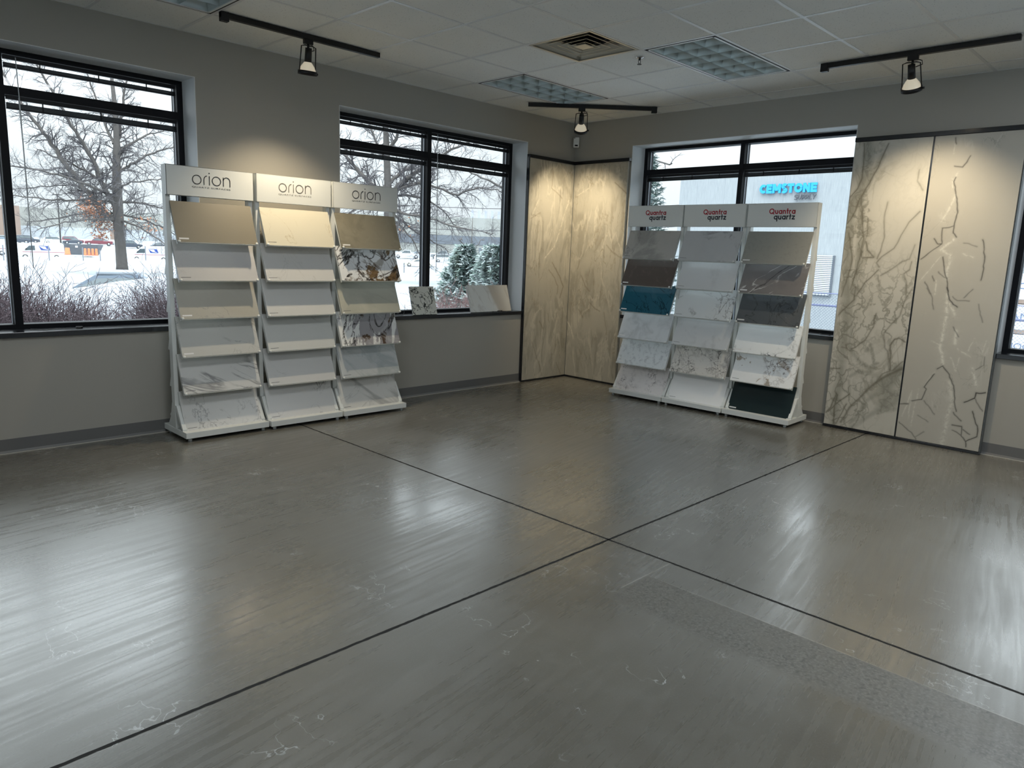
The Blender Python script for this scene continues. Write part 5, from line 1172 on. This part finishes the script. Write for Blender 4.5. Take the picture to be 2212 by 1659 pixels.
bl = ['orange traffic barrel at the left end of the row of four', 'second orange traffic barrel from the left in the row of four', 'third orange traffic barrel in the row of four', 'orange traffic barrel at the right end of the row of four']
for i in range(4): barrel(bl[i], 25.4+.46*i, 113.9-.1*i, -1.08, .60)
barrel('orange and white barrel in front of the spruce lot', 46.0, 55.2, -1.15, .8)
barrel('orange barrel behind the reddish shrub', 49.0, 53.0, -1.2, .9)
GALV = solid('galvanised_steel', (0.194, 0.209, 0.236), .5, .3)
fp = [(15.65, 91.63, 1.75), (18.92, 90.81, 1.6), (20.62, 90.35, 1.3), (25.22, 88.91, 1.75), (11.43, 92.5, 1.75), (41.1, 58.2, 1.1), (43.0, 56.8, 1.1), (45.5, 54.8, 1.1)]
fl_ = ['grey fence post in front of the first postal van', 'grey fence post between the waste container and the barrels', 'bent fence post right of the orange barrels', 'grey fence post in front of the second postal van',
       'grey fence post in the cropped bay of the far left window', 'low fence post left of the window mullion by the beige sedan', 'low fence post just right of the mullion near the white SUV', 'low fence post beside the orange barrel']
for (x, y, h_), l_ in zip(fp, fl_):
    o = MB().cyl((0, 0, 0), (0, 0, h_), .06, 8).build('fence_post', GALV); o.location = (x, y, ground_z(x, y)-.05); tag(o, l_, 'fence post', 'roadside fence posts')
def lamp_post(label, x, y, h_):
    r = empty('light_pole', (x, y, ground_z(x, y)-.05)); tag(r, label, 'light pole')
    MB().cyl((0, 0, 0), (0, 0, h_), .15, 10, r1=.10).build('pole', DARKM, r); MB().box(-.9, .9, -.15, .15, h_-.05, h_+.12).build('luminaire', DARKM, r)
lamp_post('dark parking lot light pole left of the big oak', 37.0, 173.9, 10.3)
FACT = solid('factory_panel', (0.311, 0.317, 0.296), .7, var=.05, vscale=.05); FBAND = solid('factory_band_light', (0.435, 0.470, 0.504), .6); FDARK = solid('factory_band_dark', (0.131, 0.149, 0.174), .6)
BRK = solid('brown_brick', (0.251, 0.184, 0.148), .8)
def facade(name, label, p0, p1, z0, z1, depth, mats):
    p0, p1 = Vector(p0), Vector(p1); d = p1-p0; ln = d.length; a = math.atan2(d.y, d.x)
    r = empty(name, (p0.x, p0.y, 0), a); tag(r, label, 'building')
    for nm, mt, x0, x1, b0, b1, out_ in mats:
        MB().box(x0*ln, x1*ln, -out_, depth if out_ < .01 else 0, b0, b1).build(nm, mt, r)
    return r
facade('factory_building', 'long low grey warehouse behind the parked cars and the big oak', (36, 282.5), (118, 259), -1, 11.3, 20,
       [('wall', FACT, 0, 1, -1, 10.6, 0), ('lower_band', FBAND, 0, 1, -1, 4.6, .2), ('loading_door', FBAND, .455, .485, 0, 4.4, .4), ('canopy', FDARK, .44, .55, 4.4, 4.8, .6), ('brick_bay', BRK, .485, .52, 0, 4.3, .4)])
facade('brick_building', 'brown brick block at the far left beyond the mullion', (12, 268), (48, 262), -1, 11, 12, [('wall', BRK, 0, 1, -1, 10.3, 0)])
facade('factory_building', 'pale factory with a dark band behind the spruces and oak', (128, 222), (181, 174.5), -1, 13, 25,
       [('wall', FACT, 0, 1, -1, 13.2, 0), ('dark_band', FDARK, 0, 1, 3.9, 6.9, .25), ('window', FDARK, .70, .74, 1.0, 3.0, .25), ('window', FDARK, .77, .81, 1.0, 3.0, .25), ('window', FDARK, .84, .88, 1.0, 3.0, .25)])
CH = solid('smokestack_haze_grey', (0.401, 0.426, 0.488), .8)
cn = ['leftmost of the five distant smokestacks', 'second from the left of the distant smokestacks', 'middle one of the distant smokestacks', 'fourth from the left of the distant smokestacks', 'rightmost of the distant smokestacks']
for i in range(5):
    t = i/4; x, y = 327.8+t*13, 365.7-t*12.0
    o = MB().cyl((0, 0, 0), (0, 0, 28.5), .95, 10, r1=.8).build('smokestack', CH); o.location = (x, y, 0.5); tag(o, cn[i], 'smokestack', 'distant smokestacks')
for i, (h_, lb) in enumerate(((4.9, 'upper of the two wires sagging past the spruce tops'), (3.45, 'lower wire sagging past the spruce tops'))):
    pts = []
    for k in range(13):
        t = k/12; pts.append((12+t*26, 44-t*22.5, h_+.9*(2*t-1)**2-.55))
    tag(MB().tube(pts, .022, 5).build('power_line', TWIG), lb, 'power line', 'overhead wires')

# ---- sign building right of the room
def rib_concrete():
    m, t, b = new_mat('ribbed_precast'); g = NG(t); c = g.node('ShaderNodeTexCoord').outputs['Object']
    s = g.node('ShaderNodeSeparateXYZ'); t.links.new(c, s.inputs[0])
    rake = g.noise(g.map(c, scale=(1, 18, .6)), 3.0, 6, .7); spk = g.noise(c, 30, 3, .7)
    col = g.mix(g.ramp(rake, .35, .65), (.28, .305, .32), (.37, .395, .41)); col = g.mix(g.math('MULTIPLY', g.ramp(spk, .6, .7), .4), col, (.25, .28, .3))
    jn = g.ramp(g.math('ABSOLUTE', g.math('SUBTRACT', g.math('FRACT', g.math('MULTIPLY', s.outputs['Y'], 1/1.22)), .5)), .0, .012, .55, 0)
    col = g.mix(jn, col, (.19, .21, .23)); t.links.new(col, b.inputs['Base Color']); b.inputs['Roughness'].default_value = .9
    return m
RIB = rib_concrete()
sb = empty('supply_building', (20, 0, 0)); tag(sb, 'pale ribbed concrete building carrying the blue sign, outside the right window', 'building')
MB().box(0, 12, -30, 11.18, -1.3, 5.08).build('wall', RIB, sb)
MB().box(-.06, 12.05, -30, 11.22, 5.08, 5.16).build('parapet_cap', GALV, sb)
LV = solid('louver_white', (0.540, 0.584, 0.627), .5); lvp = MB().box(-.06, -.0, 4.55, 6.0, .35, 1.82).build('wall_louver', FDARK, sb)
for i in range(22):
    z = .40+i*.0655
    MB().prism([(-.12, z), (-.06, z+.03), (-.06, z+.046), (-.12, z+.046)], 4.60, 5.95, 'y').build('louver_blade', LV, lvp)
CY = solid('sign_cyan', (0.026, 0.366, 0.740), .4); SGY = solid('sign_charcoal', (0.087, 0.096, 0.112), .5)
sg = empty('wall_sign', (19.93, 7.63, 4.06), -PI/2); tag(sg, 'raised sky blue lettering with a smaller grey word below, on the pale building', 'sign')
stroke_word('sign_word', 'CEMSTONE', CY, 2.18, (0, 0, 0), sg, wt=.30, gap=.05, thick=.06, height=.33)
stroke_word('sign_word', 'SUPPLY', SGY, .80, (1.36, 0, -.26), sg, wt=.17, gap=.14, thick=.04, shear=.16, height=.18)
# lumber packs behind the fence
def pack(label, x, y, z, w_, h_, txt):
    r = empty('wrapped_lumber_pack', (x, y, z), -PI/2); tag(r, label, 'lumber pack', 'wrapped lumber packs')
    MB().box(0, w_, 0, 1.2, 0, h_).build('wrapping', WHT, r, bevel=.02); MB().box(0, w_, -.003, 1.2, -.10, 0).build('bearer', BRK, r)
    if txt: text_mesh('printed_word', txt, solid('print_blue_grey', (.12, .17, .30), .5), .95, (.75, -.006, h_*.42), r, height=.17)
for i, (tx, lb) in enumerate((('MOOGN', 'bottom white wrapped lumber pack, blue print, behind the fence at the right edge'), ('AMCO', 'middle white wrapped lumber pack, at fence rail height at the right edge'), ('CA', 'top white wrapped lumber pack at the right edge of the photo'))):
    pack(lb, 17.0, -.75, -.9+i*.82, 4.0, .70, tx)
# chain link fence
FW = solid('fence_wire', (0.192, 0.217, 0.261), .5, .3); FR = solid('fence_rail_blue_grey', (0.105, 0.121, 0.243), .5)
cf = empty('chain_link_fence', (13.6, 0, -1.25)); tag(cf, 'chain link fence with a dark blue rail in front of the sign building', 'fence')
net = MB(); y0, y1, hz, pt = -6.2, 6.3, 1.96, .085
n = int((y1-y0+hz)/pt)
for i in range(n):
    a = y0-hz+i*pt
    for s_ in (1, -1):
        # wire climbing at 45 degrees, clipped to the panel
        pa, pb = (a, 0.0), (a+hz, hz)
        if pa[0] < y0: pa = (y0, y0-a)
        if pb[0] > y1: pb = (y1, y1-a)
        if pb[1] <= pa[1]: continue
        if s_ < 0: pa = (y0+y1-pa[0], pa[1]); pb = (y0+y1-pb[0], pb[1])
        net.tube([(0.004*s_, pa[0], pa[1]), (0.004*s_, pb[0], pb[1])], .0045, 3, False)
tag(net.build('wire_mesh', FW, cf), kind='stuff')
MB().cyl((0.03, y0, 1.62), (0.03, y1, 1.62), .030, 8).build('rail', FR, cf); MB().cyl((0.0, y0, 1.96), (0, y1, 1.96), .014, 6).build('top_wire', FR, cf)
for y in (-6, -2.8, .4, 3.3, 6.2): MB().cyl((.05, y, 0), (.05, y, 2.05), .035, 8).build('post', FR, cf)
